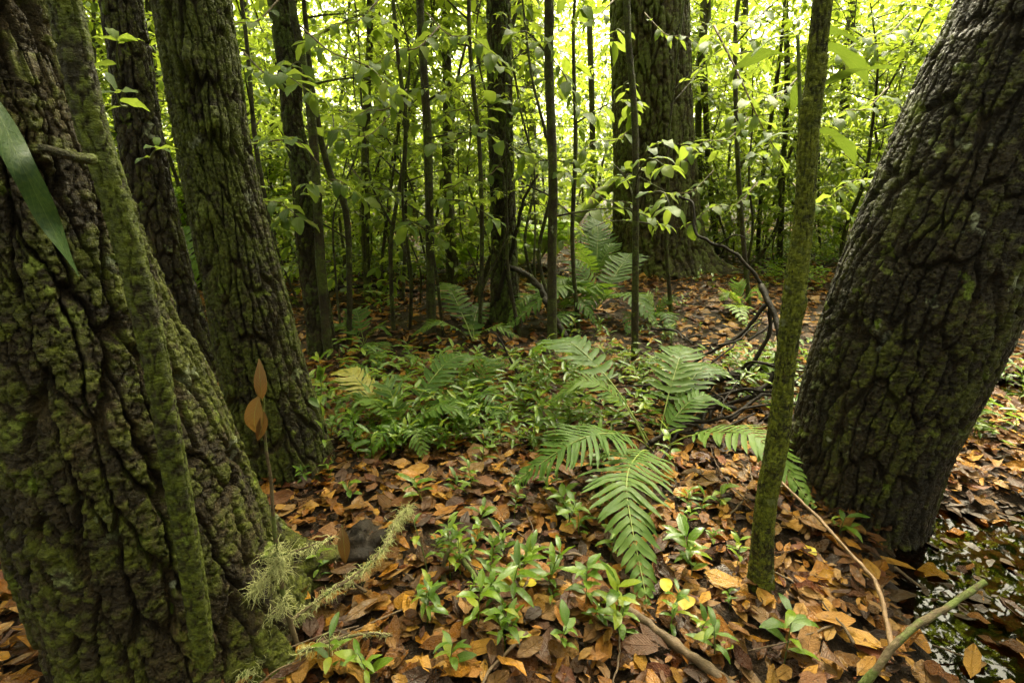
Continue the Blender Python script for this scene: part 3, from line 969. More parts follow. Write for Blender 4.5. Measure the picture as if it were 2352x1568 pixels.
# named saplings whose stems can be picked out
NEAR = [
    ('thin stem running close beside the slim dark tree', [(756, 822, 12), (738, 620, 12), (727, 420, 11), (726, 260, 11), (700, 90, 10), (688, 0, 9)], 7),
    ('thin dark sapling midway between slim dark tree and centre tree', [(990, 770, 12), (983, 560, 10), (986, 300, 10), (972, 0, 9)], 6),
    ('straight brown sapling just right of the centre tree', [(1267, 800, 12), (1262, 620, 11), (1266, 400, 11), (1264, 150, 11), (1262, 0, 12)], 5),
    ('thin straight dark sapling in front of the stout brown tree', [(1456, 830, 9), (1448, 600, 8), (1450, 300, 8), (1453, 0, 8)], 6),
    ('crooked black sapling curving behind the slim dark tree', [(800, 795, 6), (795, 640, 7), (785, 480, 8), (745, 380, 8), (718, 250, 7), (712, 120, 6)], 6),
    ('slender pole left of the centre tree, mossy near its foot', [(1040, 655, 13), (1030, 420, 12), (1024, 200, 11), (1022, 0, 11)], 5),
    ('thin pole half hidden left of the stout brown tree', [(1360, 575, 8), (1357, 300, 7), (1352, 0, 7)], 5),
    ('dark pole close along the right side of the stout brown tree', [(1612, 590, 9), (1603, 300, 8), (1612, 0, 8)], 6),
    ('second dark pole to the right of the stout brown tree', [(1650, 590, 7), (1630, 380, 7), (1622, 100, 7)], 6),
    ('thin sapling forking in front of the green thicket on the right', [(1790, 610, 8), (1795, 420, 7), (1802, 200, 7), (1806, 0, 7)], 7),
    ('bent thin sapling behind the knot of dead branches', [(1722, 700, 6), (1712, 480, 6), (1690, 300, 6), (1700, 60, 5)], 7),
    ('leafy sapling between the burled tree and the slim dark tree', [(640, 760, 6), (628, 560, 6), (600, 330, 6), (575, 80, 5)], 8),
    ('slight sapling rising left of the thin dark sapling', [(905, 760, 5), (900, 560, 5), (925, 330, 5), (905, 80, 5)], 7),
    ('slight sapling rising between thin dark sapling and centre tree', [(1100, 770, 5), (1098, 560, 5), (1092, 330, 5), (1080, 80, 5)], 6),
    ('spindly sapling with few leaves near the dead centre branch', [(1330, 760, 5), (1322, 560, 5), (1318, 330, 5), (1325, 60, 4)], 5),
    ('spindly sapling by the base of the stout brown tree', [(1545, 740, 5), (1540, 560, 5), (1528, 400, 4), (1535, 330, 3)], 5),
]
for lab, pix, nb in NEAR:
    near_sapling(lab, pix, nb, top=3.6 if len(pix) < 6 else 3.4)

# paler trunk seen between centre tree and the straight sapling, and further trunks in the thicket
FAR_TREES = [
    ('pale grey-green trunk seen just right behind the centre tree', [(1216, 545, 22), (1212, 300, 20), (1206, 0, 19)], M_BARK_D),
    ('thin pale trunk rising deep in the thicket left of centre', [(872, 560, 10), (868, 300, 10), (866, 0, 9)], M_BARK_D),
    ('short dark stump-like trunk behind the straight sapling', [(1222, 530, 26), (1218, 440, 24), (1200, 200, 20), (1190, 0, 18)], M_BARK_L),
    ('mossy pole between the crooked black sapling and thin dark sapling', [(846, 690, 9), (838, 480, 9), (842, 240, 9), (850, 0, 8)], M_BARK_D),
    ('grey pole deep in the thicket right of centre', [(1700, 545, 9), (1704, 300, 9), (1712, 0, 8)], M_BARK_D),
    ('dark trunk deep behind the leaning right tree', [(1930, 560, 13), (1936, 300, 12), (1960, 0, 12)], M_BARK_E),
    ('thin dark trunk in the gap left of the burled tree', [(388, 640, 9), (372, 400, 9), (352, 150, 9), (340, 0, 9)], M_BARK_E),
    ('grey trunk deep in the thicket beside the slim dark tree', [(590, 560, 12), (580, 300, 12), (560, 0, 11)], M_BARK_D),
    ('faint pole between centre tree and pale trunk', [(1110, 560, 9), (1105, 300, 8), (1098, 0, 8)], M_BARK_E),
    ('slim grey trunk near the middle of the far thicket', [(950, 545, 11), (944, 300, 10), (938, 0, 10)], M_BARK_D),
]
for i, (lab, pix, mt) in enumerate(FAR_TREES):
    tree('slim_tree', lab, pix, mt, dict(spacing=0.06, depth=0.014), 'slim trunks in the thicket', top=7.5, crown=i, cscale=0.9, front=26, back=12, dz=0.05, fine_len=5, seed=i * 1.3)

# the thicket
r = random.Random(5)
cnt = 0
tries = 0
PLACED = []
SAPS = []
while cnt < 170 and tries < 9000:
    tries += 1
    y = r.uniform(5.2, 17) if cnt > 60 else r.uniform(5.0, 10)
    u = r.uniform(-150, 2500)
    x = (u - 1176) / F * (y * math.cos(PITCH) + CAM_H * math.sin(PITCH))
    ix, iy = T['I'][1][0], T['I'][1][1]
    if abs(x / y - ix / iy) < 0.13 and y < iy + 0.8:
        continue
    if 1500 < u < 2050 and y < 6.6:
        continue
    if 1165 < u < 1425 and y < 8.2:
        continue
    if any((x - a) ** 2 + (y - bb) ** 2 < 0.30 for a, bb in PLACED):
        continue
    PLACED.append((x, y))
    SAPS.append((u, y, place_proto(PROTO[cnt % 9], x, y, r.uniform(0.85, 1.3), 'sapling', 'slender leafy sapling', 'leafy saplings of the thicket')))
    cnt += 1
tries = 0
while cnt < 182 and tries < 3000:
    tries += 1
    y = r.uniform(4.6, 7.2)
    u = r.uniform(540, 1170) if r.random() < 0.7 else r.uniform(1640, 2000)
    if u > 1500 and y < 6.4:
        continue
    x = (u - 1176) / F * (y * math.cos(PITCH) + CAM_H * math.sin(PITCH))
    if any((x - a) ** 2 + (y - bb) ** 2 < 0.10 for a, bb in PLACED):
        continue
    PLACED.append((x, y))
    SAPS.append((u, y, place_proto(PROTO[cnt % 5], x, y, r.uniform(0.5, 0.8), 'sapling', 'slender leafy sapling', 'leafy saplings of the thicket')))
    cnt += 1
# thin poles standing in the open leaf litter
cnt = 0
POLES = []
while cnt < 30:
    u, v = r.uniform(770, 1420), r.uniform(590, 790)
    if r.random() < 0.3:
        u, v = r.uniform(1640, 1900), r.uniform(570, 640)
    p = ground(u, v)
    if any((p[0] - a) ** 2 + (p[1] - bb) ** 2 < 0.03 for a, bb in PLACED):
        continue
    PLACED.append((p[0], p[1]))
    POLES.append((u, p[1], place_proto(POLE[cnt % 5], p[0], p[1], r.uniform(0.38, 0.75), 'thin_sapling', 'thin pole', 'thin poles in the leaf litter')))
    cnt += 1

LAND = [(60, 'the massive left tree'), (300, 'the dark trunk at the left'), (440, 'the burled tree'), (590, 'the gap right of the burled tree'), (690, 'the slim dark tree'), (830, 'the crooked black sapling'), (975, 'the thin dark sapling'),
        (1060, 'the slender mossy pole'), (1150, 'the centre tree'), (1264, 'the straight brown sapling'), (1355, 'the half-hidden thin pole'), (1490, 'the stout brown tree'), (1625, 'the dark poles right of the stout tree'),
        (1705, 'the bent thin sapling'), (1800, 'the forking thin sapling'), (1860, 'the slender mossy tree'), (1980, 'the gap beside the leaning tree'), (2250, 'the leaning right tree')]
ORD = ['nearest', 'second nearest', 'third nearest', 'fourth nearest', 'fifth nearest', 'sixth nearest', 'seventh nearest']
for lst, txt, grp in ((SAPS, 'leafy thicket sapling beyond %s', 'leafy saplings of the thicket'), (POLES, 'thin bare-stemmed pole in litter by %s', 'thin poles in the leaf litter')):
    by = {}
    for u, y, o in lst:
        by.setdefault(min(LAND, key=lambda q: abs(q[0] - u))[1], []).append((y, o))
    for ph, items in by.items():
        for k, (y, o) in enumerate(sorted(items, key=lambda q: q[0])):
            o['label'] = (txt % ph) + ', ' + (ORD[k] if k < 7 else 'far back')
            o['group'] = grp if k < 7 else grp + ', far back beyond ' + ph

# distant foliage that closes the view, plus a ring added to block sky light
n = 160000
ang = np.where(rng.random(n) < 0.68, rng.uniform(-0.87, 0.87, n), rng.uniform(0.87, 2 * math.pi - 0.87, n))
behind = np.cos(ang) < math.cos(0.87)
dist = np.where(behind, 5 + 9 * rng.random(n), 14 + 16 * rng.random(n) ** 0.8)
z = np.where(behind, 0.1 + rng.random(n) ** 0.9 * 9, 0.05 + rng.random(n) ** 1.2 * 10.5)
cl = perlin(np.sin(ang) * dist * 0.55, dist * 0.55 * np.cos(ang), z * 0.6)
keep = cl > np.where(behind, -0.32, -0.12)
side = (np.abs((ang + math.pi) % (2 * math.pi) - math.pi) > 0.66) & ~behind
z = np.where(side, 0.05 + rng.random(n) * 17, z)
O = np.stack([np.sin(ang) * dist, np.cos(ang) * dist, z], -1)[keep]
k = len(O)
mb = MB()
A = rng.normal(size=(k, 3)) * np.array([1, 1, 0.5]) + np.array([0, 0, -0.3])
Nn = rng.normal(size=(k, 3)) * 0.5 + np.array([0, 0, 1.0])
far = ~(behind | side)[keep]
scatter(mb, HEX, O[far], A[far], Nn[far], rng.uniform(0.15, 0.31, int(far.sum())), rng.random(int(far.sum())))
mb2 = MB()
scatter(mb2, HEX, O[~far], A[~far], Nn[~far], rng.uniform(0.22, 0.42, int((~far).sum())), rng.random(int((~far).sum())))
link('shading_woods', mb2.mesh('shading_woods', M_SHADE_LEAF), label='added woods round the clearing, leaves coloured dark to stand for shade', cat='woods', kind='stuff')
link('distant_foliage', mb.mesh('distant_foliage', M_LEAF_FAR), label='bright yellow-green foliage closing the view deep in the forest', cat='foliage', kind='stuff')

# ------------------------------------------------------------------ leaf litter
def clear_of_trunks(x, y, f=0.85):
    ok = np.ones(len(x), bool)
    for tx, ty, tr in TRUNKS:
        ok &= (x - tx) ** 2 + (y - ty) ** 2 > (tr * f) ** 2
    return ok


def litter_points(n, y0, y1, pad=0.9):
    y = np.sqrt(rng.uniform(y0 ** 2, y1 ** 2, n * 2))
    x = rng.uniform(-1, 1, n * 2) * (1.08 * y + pad)
    ok = clear_of_trunks(x, y)
    x, y = x[ok][:n], y[ok][:n]
    return x, y, terrain(x, y)


def lie(x, y, tilt):
    """Leaf axes lying on the ground with a random tilt."""
    k = len(x)
    az = rng.uniform(0, 2 * math.pi, k)
    nrm = np.stack([rng.normal(size=k) * tilt, rng.normal(size=k) * tilt, np.ones(k)], -1)
    flip = rng.random(k) < 0.35
    nrm[flip] *= -1
    return np.stack([np.cos(az), np.sin(az), rng.normal(size=k) * 0.12], -1), nrm


LIT_T = [('oval', 0.10, 0.25, 0.15, 0.25), ('oval', 0.30, -0.3, -0.2, 0.35), ('laurel', 0.2, 0.35, 0.3, 0.35), ('laurel', 0.35, -0.4, 0.1, 0.3), ('broad', 0.15, 0.25, -0.2, 0.35), ('oval', 0.6, 0.2, 0.4, 0.5), ('lance', 0.15, 0.15, 0.1, 0.3), ('laurel', 0.05, -0.1, -0.1, 0.2)]
mb = MB()
for (n, y0, y1, ns, sz, lift) in ((19000, 0.55, 3.2, 3, (0.035, 0.090), 0.044), (10500, 3.2, 6.5, 3, (0.05, 0.115), 0.03), (14000, 6.5, 15, 2, (0.07, 0.14), 0.03)):
    x, y, z = litter_points(n, y0, y1)
    wet = z < WATER_Z + 0.02
    drop = wet & (rng.random(len(x)) < 0.80)
    x, y, z, wet = x[~drop], y[~drop], z[~drop], wet[~drop]
    z = np.where(wet, WATER_Z + rng.uniform(-0.03, 0.006, len(x)), z + rng.random(len(x)) ** 1.5 * lift + 0.004)
    a, nr = lie(x, y, 0.30)
    nr[wet] = np.array([0, 0, 1.0]) + rng.normal(size=(int(wet.sum()), 3)) * 0.05
    which = rng.integers(0, len(LIT_T), len(x))
    for w, (p, f, c, tw, wv) in enumerate(LIT_T):
        m = which == w
        scatter(mb, HEX if ns == 2 else leaf_t(p, ns, f, c, tw, wv, stalk=0.05 if y1 < 4 else 0, seed=w), np.stack([x, y, z], -1)[m], a[m], nr[m], sz[0] + (sz[1] * 1.12 - sz[0]) * rng.random(int(m.sum())) ** 1.5, rng.random(int(m.sum())))
x, y, z = litter_points(9000, 0.55, 3.5)
ok = z > WATER_Z + 0.015
x, y, z = x[ok], y[ok], z[ok]
a, nr = lie(x, y, 0.5)
scatter(mb, HEX, np.stack([x, y, z + rng.uniform(0.0, 0.045, len(x))], -1), a, nr, rng.uniform(0.012, 0.035, len(x)), rng.random(len(x)))
link('leaf_litter', mb.mesh('leaf_litter', M_LITTER), label='thick carpet of wet orange and brown fallen leaves on the forest floor', cat='leaf litter', kind='stuff')

# sodden black leaves and crumbs in and round the puddles
mb = MB()
for cx, cy, rx, ry, dp in PONDS:
    n = 4200
    x = cx + rng.uniform(-1.5, 1.5, n) * rx
    y = cy + rng.uniform(-1.5, 1.5, n) * ry
    z = terrain(x, y)
    ok = (z < WATER_Z + 0.035) & clear_of_trunks(x, y) & (perlin(x * 5, y * 5, 1.7) > -0.12)
    x, y, z = x[ok], y[ok], z[ok]
    k = len(x)
    z = np.maximum(z + 0.004, WATER_Z - 0.02 + 0.024 * rng.random(k) ** 2)
    a, nr = lie(x, y, 0.05)
    sz = np.where(rng.random(k) < 0.45, rng.uniform(0.05, 0.10, k), rng.uniform(0.015, 0.04, k))
    for w in range(3):
        m = np.arange(k) % 3 == w
        p, f, c, tw, wv = LIT_T[(0, 7, 4)[w]]
        scatter(mb, leaf_t(p, 3, f, c, tw, wv, stalk=0, seed=w), np.stack([x, y, z], -1)[m], a[m], nr[m], sz[m], rng.random(int(m.sum())))
link('sodden_leaves', mb.mesh('sodden_leaves', M_ROTTEN), label='black sodden leaves and crumbs lying in the puddle', cat='leaf litter', kind='stuff')

# the nearest leaves, one by one
LIT_POOL = [leaf_mesh('fallen_leaf', leaf_t(p, 7, f, c, tw, wv, seed=40 + i, side=(i % 3 - 1) * 0.7), M_LITTER, i * 0.11) for i, (p, f, c, tw, wv) in enumerate(LIT_T + [('broad', 0.1, 0.2, 0.1, 0.2), ('oval', 0.05, 0.9, 0.1, 0.3)])]
zones = [(0, 230, 'left of the massive left tree'), (230, 760, 'among the lichen twigs'),
         (760, 1180, 'on the open litter left of the seedlings'), (1180, 1720, 'among the seedlings near the fern'),
         (1720, 2060, 'between the slender mossy tree and the puddle'), (2060, 2352, 'at the edge of the dark puddle')]
cnt = 0
rr_ = random.Random(21)
while cnt < 285:
    v = 1080 + 500 * rr_.random() ** 0.7
    u = rr_.uniform(-20, 2370)
    p = ground(u, v)
    if not clear_of_trunks(np.array([p[0]]), np.array([p[1]]), 1.1)[0]:
        continue
    zz = p[2] + rr_.uniform(0.018, 0.042)
    if p[2] < WATER_Z + 0.02:
        if rr_.random() < 0.6:
            continue
        zz = WATER_Z + 0.006
    az = rr_.uniform(0, 6.283)
    flat = 0.06 if p[2] < WATER_Z + 0.02 else 0.28
    nr = np.array([rr_.gauss(0, flat), rr_.gauss(0, flat), 1.0]) * (1 if rr_.random() < 0.65 else -1)
    zone = next((z[2] for z in zones if z[0] <= u < z[1]), zones[0][2] if u < 0 else zones[-1][2])
    o = link('fallen_leaf', LIT_POOL[rr_.randrange(len(LIT_POOL))], None, None, 'wet brown fallen leaf lying ' + zone, 'leaf', 'fallen leaves ' + zone)
    o.matrix_world = matrix_of((p[0], p[1], zz), (math.cos(az), math.sin(az), rr_.gauss(0, 0.1)), nr, rr_.uniform(0.048, 0.10))
    cnt += 1
YL = [leaf_mesh('fallen_leaf', leaf_t('oval', 7, 0.1, 0.3, 0.1, 0.2, seed=70), M_YLEAF, 0.2), leaf_mesh('fallen_leaf', leaf_t('broad', 7, 0.2, -0.3, 0.1, 0.2, seed=71), M_YLEAF, 0.7)]
for i, (u, v, az, s, lab) in enumerate([
        (1140, 1362, 10, 0.075, 'bright yellow leaf lying left in a touching pair on the litter'), (1190, 1360, -20, 0.07, 'bright yellow leaf lying right in a touching pair on the litter'),
        (1525, 1385, 70, 0.085, 'yellow leaf with brown tip just under the tip of the hanging fern frond'), (1545, 1418, 15, 0.08, 'yellow-green leaf lying lowest under the fern frond tip'),
        (1870, 1300, 100, 0.075, 'torn yellow leaf between the slender mossy tree and the puddle'), (2210, 1338, 30, 0.06, 'round pale leaf floating on the dark puddle')]):
    p = ground(u, v)
    z = max(p[2] + 0.04, WATER_Z + 0.008)
    o = link('fallen_leaf', YL[i % 2] if i < 5 else LIT_POOL[7], None, None, lab, 'leaf', 'yellow fallen leaves')
    o.matrix_world = matrix_of((p[0], p[1], z), (math.cos(R(az)), math.sin(R(az)), 0.05), (0.05 - 0.3 * (i % 2), -0.2 + 0.25 * (i % 3), 1), s * 0.78)

# ------------------------------------------------------------------ ferns
def frond_mesh(path_pts, width, n_lobes, mat, seed=0, droop=0.12, start=0.14):
    width = width * 1.55
    n_lobes = int(n_lobes * 0.95)
    r = np.random.default_rng(seed)
    P = spline(path_pts, 60)
    T_ = np.gradient(P, axis=0)
    T_ /= np.linalg.norm(T_, axis=1)[:, None]
    mbf = MB()
    ts = start + (0.985 - start) * (np.arange(n_lobes) / (n_lobes - 1)) ** 0.92
    Ltot = np.sum(np.linalg.norm(np.diff(P, axis=0), axis=1))
    for i, t in enumerate(ts):
        f = t * 59
        k = min(int(f), 58)
        o = P[k] * (1 - (f - k)) + P[k + 1] * (f - k)
        tg = T_[k]
        w = np.cross(tg, [0, 0, 1.0])
        w /= np.linalg.norm(w) + 1e-6
        nrm = np.cross(w, tg)
        q = (t - start) / (1 - start)
        ln = width * 0.5 * (0.62 + 0.38 * math.sin(min(q / 0.35, 1) * math.pi / 2)) * max(0.05, (1 - max(q - 0.35, 0) / 0.66) ** 0.8)
        gap = (ts[min(i + 1, n_lobes - 1)] - ts[max(i - 1, 0)]) * 0.5 * Ltot
        hwid = max(gap * 0.41, 0.0016)
        fw = R(76 - 32 * q)
        for s in (-1, 1):
            l2 = ln * r.uniform(0.88, 1.08)
            fa = fw + r.uniform(-0.12, 0.12)
            dr = droop * r.uniform(0.5, 1.5)
            V, UV = [], []
            ss = np.array([0, 0.16, 0.42, 0.68, 0.88, 1.0])
            hw = hwid * np.array([1.25, 0.88, 0.95, 0.80, 0.46, 0.03])
            for m_, sv in enumerate(ss):
                a2 = fa - 0.14 * sv
                d = w * s * math.sin(a2) + tg * math.cos(a2)
                c = o + d * l2 * sv - nrm * dr * l2 * sv * sv + nrm * 0.004 * math.sin(sv * 8 + i)
                e = np.cross(nrm, d)
                e /= np.linalg.norm(e)
                for x in (-1, 0, 1):
                    V.append(c + e * x * hw[m_] + nrm * (abs(x) * hw[m_] * 0.28 if m_ else 0))
                    UV.append((0.5 + 0.5 * x, sv))
            Q = []
            for m_ in range(5):
                for x in (0, 1):
                    a = m_ * 3 + x
                    Q.append((a, a + 1, a + 4, a + 3) if s < 0 else (a, a + 3, a + 4, a + 1))
            mbf.add(V, Q, None, 0.2 + 0.25 * r.random(), UV)
    rb = MB()
    tube(rb, P, np.linspace(0.0028, 0.0008, 60) * max(0.8, Ltot / 0.6), 5)
    return mbf.mesh('frond', mat), rb.mesh('midrib', M_RIB)


def fern(label, crown_px, fronds, name='fern', seed=0, group=None):
    """fronds: (tip u, tip v, tip height, arch, width, lobes, material)"""
    b = ground(*crown_px)
    root = empty(name, tuple(b), label, 'fern', group)
    for i, fr in enumerate(fronds):
        u, v, zt, arch, wd, nl, mt = fr[:7]
        tip = at_z(u, v, b[2] + zt) - b
        st = np.array([0.012 * math.cos(i * 2.1), 0.012 * math.sin(i * 2.1), 0.01])
        flat = np.array([tip[0], tip[1], 0])
        ln = np.linalg.norm(flat)
        bow = np.array([-tip[1], tip[0], 0]) / (ln + 1e-6) * ln * (0.10 * math.sin(i * 3.7 + seed))
        pts = [st, flat * 0.25 + bow * 0.6 + np.array([0, 0, max(zt, 0) * 0.35 + arch * 0.75]), flat * 0.62 + bow + np.array([0, 0, zt * 0.72 + arch]), tip]
        f, m = frond_mesh(pts, wd, nl, mt, seed * 10 + i, start=fr[7] if len(fr) > 7 else 0.14)
        o = link('frond', f, root)
        link('midrib', m, o)
        if mt is M_FERN_Y:
            o['label'] = 'yellowing frond'
    return root


fern('large green fern with broad arching fronds in front of the leaning right tree', (1500, 1045), [
    (1172, 1112, 0.10, 0.17, 0.25, 27, M_FERN, 0.40), (1488, 1392, 0.04, 0.16, 0.26, 28, M_FERN, 0.30), (1872, 1168, 0.14, 0.16, 0.21, 22, M_FERN, 0.34),
    (1562, 792, 0.32, 0.12, 0.20, 19, M_FERN, 0.35), (1648, 838, 0.22, 0.12, 0.18, 17, M_FERN, 0.45), (1222, 815, 0.20, 0.25, 0.22, 20, M_FERN, 0.38), (1250, 930, 0.2, 0.17, 0.16, 25, M_FERN, 0.36),
    (1682, 942, 0.16, 0.12, 0.16, 20, M_FERN, 0.25)], seed=1)
fern('small fern with one yellow frond left of the seedling patch', (925, 1000), [
    (768, 856, 0.20, 0.12, 0.15, 22, M_FERN_Y, 0.3), (782, 982, 0.10, 0.14, 0.17, 20, M_FERN, 0.2), (978, 1062, 0.02, 0.1, 0.15, 18, M_FERN, 0.2), (1122, 822, 0.22, 0.12, 0.17, 22, M_FERN, 0.3),
    (1120, 985, 0.06, 0.14, 0.16, 20, M_FERN, 0.2), (835, 1062, 0.02, 0.1, 0.14, 18, M_FERN, 0.2), (860, 910, 0.15, 0.12, 0.14, 18, M_FERN)], seed=2)
fern('fern with one upright frond beside the centre tree', (1085, 790), [
    (1012, 648, 0.28, 0.1, 0.24, 18, M_FERN, 0.3), (945, 772, 0.12, 0.12, 0.2, 18, M_FERN, 0.3), (1190, 775, 0.10, 0.1, 0.2, 16, M_FERN, 0.3), (1150, 700, 0.1, 0.1, 0.18, 14, M_FERN)], seed=3)
fern('spreading fern with drooping fronds behind the dead centre branch', (1370, 712), [
    (1452, 585, 0.38, 0.15, 0.34, 22, M_FERN, 0.25), (1150, 768, 0.05, 0.3, 0.30, 24, M_FERN, 0.3), (1262, 668, 0.25, 0.15, 0.34, 20, M_FERN, 0.25), (1345, 730, 0.05, 0.25, 0.3, 16, M_FERN, 0.2),
    (1510, 752, 0.08, 0.2, 0.28, 20, M_FERN, 0.25), (1290, 600, 0.4, 0.1, 0.25, 18, M_FERN)], seed=4)
fern('tall fern standing against the foot of the stout brown tree', (1365, 645), [
    (1350, 495, 0.7, 0.1, 0.36, 26, M_FERN, 0.15), (1385, 480, 0.75, 0.05, 0.3, 24, M_FERN, 0.15), (1300, 560, 0.5, 0.1, 0.3, 20, M_FERN), (1420, 560, 0.4, 0.1, 0.3, 20, M_FERN)], seed=5)
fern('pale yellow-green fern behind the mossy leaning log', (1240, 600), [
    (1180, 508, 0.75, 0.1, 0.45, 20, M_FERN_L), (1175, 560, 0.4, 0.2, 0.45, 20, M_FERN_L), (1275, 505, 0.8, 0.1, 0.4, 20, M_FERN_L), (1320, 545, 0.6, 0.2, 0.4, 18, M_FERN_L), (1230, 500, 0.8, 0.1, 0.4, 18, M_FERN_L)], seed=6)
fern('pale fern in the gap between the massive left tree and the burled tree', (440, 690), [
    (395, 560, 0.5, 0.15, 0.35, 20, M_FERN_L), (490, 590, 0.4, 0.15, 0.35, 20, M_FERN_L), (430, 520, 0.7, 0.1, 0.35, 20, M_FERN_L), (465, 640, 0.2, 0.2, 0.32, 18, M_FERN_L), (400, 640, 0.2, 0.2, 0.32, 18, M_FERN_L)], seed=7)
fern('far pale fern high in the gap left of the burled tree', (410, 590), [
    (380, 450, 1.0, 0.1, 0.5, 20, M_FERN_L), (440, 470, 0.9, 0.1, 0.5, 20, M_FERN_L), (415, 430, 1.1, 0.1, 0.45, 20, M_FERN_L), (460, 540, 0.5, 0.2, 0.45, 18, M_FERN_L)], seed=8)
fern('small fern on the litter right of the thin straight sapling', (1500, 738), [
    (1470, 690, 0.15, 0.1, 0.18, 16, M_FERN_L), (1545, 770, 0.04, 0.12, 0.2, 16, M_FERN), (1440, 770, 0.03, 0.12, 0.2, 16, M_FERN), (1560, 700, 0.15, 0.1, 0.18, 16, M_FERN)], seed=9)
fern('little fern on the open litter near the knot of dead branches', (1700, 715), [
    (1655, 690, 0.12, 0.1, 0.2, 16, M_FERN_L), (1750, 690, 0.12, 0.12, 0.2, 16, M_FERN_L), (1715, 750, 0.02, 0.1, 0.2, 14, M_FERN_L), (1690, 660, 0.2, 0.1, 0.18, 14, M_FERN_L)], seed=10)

fern('low fern in the green patch between the small fern and the large fern', (1075, 935), [
    (1135, 835, 0.15, 0.1, 0.15, 18, M_FERN, 0.25), (985, 885, 0.12, 0.1, 0.15, 18, M_FERN, 0.25), (1165, 970, 0.05, 0.12, 0.15, 18, M_FERN, 0.25), (975, 1000, 0.04, 0.12, 0.15, 18, M_FERN, 0.25), (1070, 1010, 0.02, 0.1, 0.14, 16, M_FERN, 0.25)], seed=11)
fern('fern at the foot of the straight brown sapling', (1285, 735), [
    (1165, 752, 0.05, 0.22, 0.24, 20, M_FERN, 0.25), (1335, 655, 0.25, 0.12, 0.24, 18, M_FERN, 0.25), (1215, 665, 0.22, 0.12, 0.24, 18, M_FERN, 0.25), (1375, 752, 0.05, 0.2, 0.22, 18, M_FERN, 0.25), (1260, 790, 0.02, 0.15, 0.2, 16, M_FERN, 0.25)], seed=12)
fern('low fern on the litter just right of the slim dark tree', (835, 800), [
    (770, 760, 0.1, 0.1, 0.18, 18, M_FERN, 0.25), (900, 770, 0.1, 0.1, 0.18, 18, M_FERN, 0.25), (860, 860, 0.02, 0.1, 0.17, 16, M_FERN, 0.25), (800, 720, 0.2, 0.1, 0.17, 16, M_FERN, 0.25)], seed=13)
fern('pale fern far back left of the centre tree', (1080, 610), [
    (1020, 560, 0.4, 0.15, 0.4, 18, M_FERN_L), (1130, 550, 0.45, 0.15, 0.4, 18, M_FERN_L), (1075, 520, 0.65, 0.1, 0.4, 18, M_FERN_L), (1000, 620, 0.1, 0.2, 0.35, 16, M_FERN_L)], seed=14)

# ------------------------------------------------------------------ seedlings
def seedling_geo(r, h, nl, ls):
    """stem path and leaf spots of one seedling."""
    lean = np.array([r.uniform(-0.25, 0.25), r.uniform(-0.25, 0.25), 0]) * h
    P = spline([np.array([0, 0, -0.02]), np.array([0, 0, h * 0.45]) + lean * 0.3, np.array([0, 0, h]) + lean], 8)
    spots = []
    for i in range(nl):
        t = 0.35 + 0.65 * (i + 0.5) / nl
        f = t * 7
        k = min(int(f), 6)
        o = P[k] * (1 - f + k) + P[k + 1] * (f - k)
        az = i * 2.4 + r.uniform(-0.4, 0.4)
        a = np.array([math.cos(az), math.sin(az), r.uniform(-0.15, 0.65) + 0.3 * t])
        spots.append((o, a, np.array([r.uniform(-0.2, 0.2), r.uniform(-0.2, 0.2), 1.0]), ls * r.uniform(0.7, 1.15)))
    return P, spots


def seedling_parts(label, u, v, h, nl, ls, seed, group=None):
    r = random.Random(seed)
    b = ground(u, v)
    root = empty('seedling', tuple(b), label, 'seedling', group)
    P, spots = seedling_geo(r, h, nl, ls)
    mbs = MB()
    tube(mbs, P, np.linspace(0.0022, 0.001, 8), 5)
    link('stem', mbs.mesh('stem', M_GSTEM), root)
    for o, a, n, s in spots:
        put_leaf(root, np.zeros(3), o, a, n, s, SEED_POOL, r)


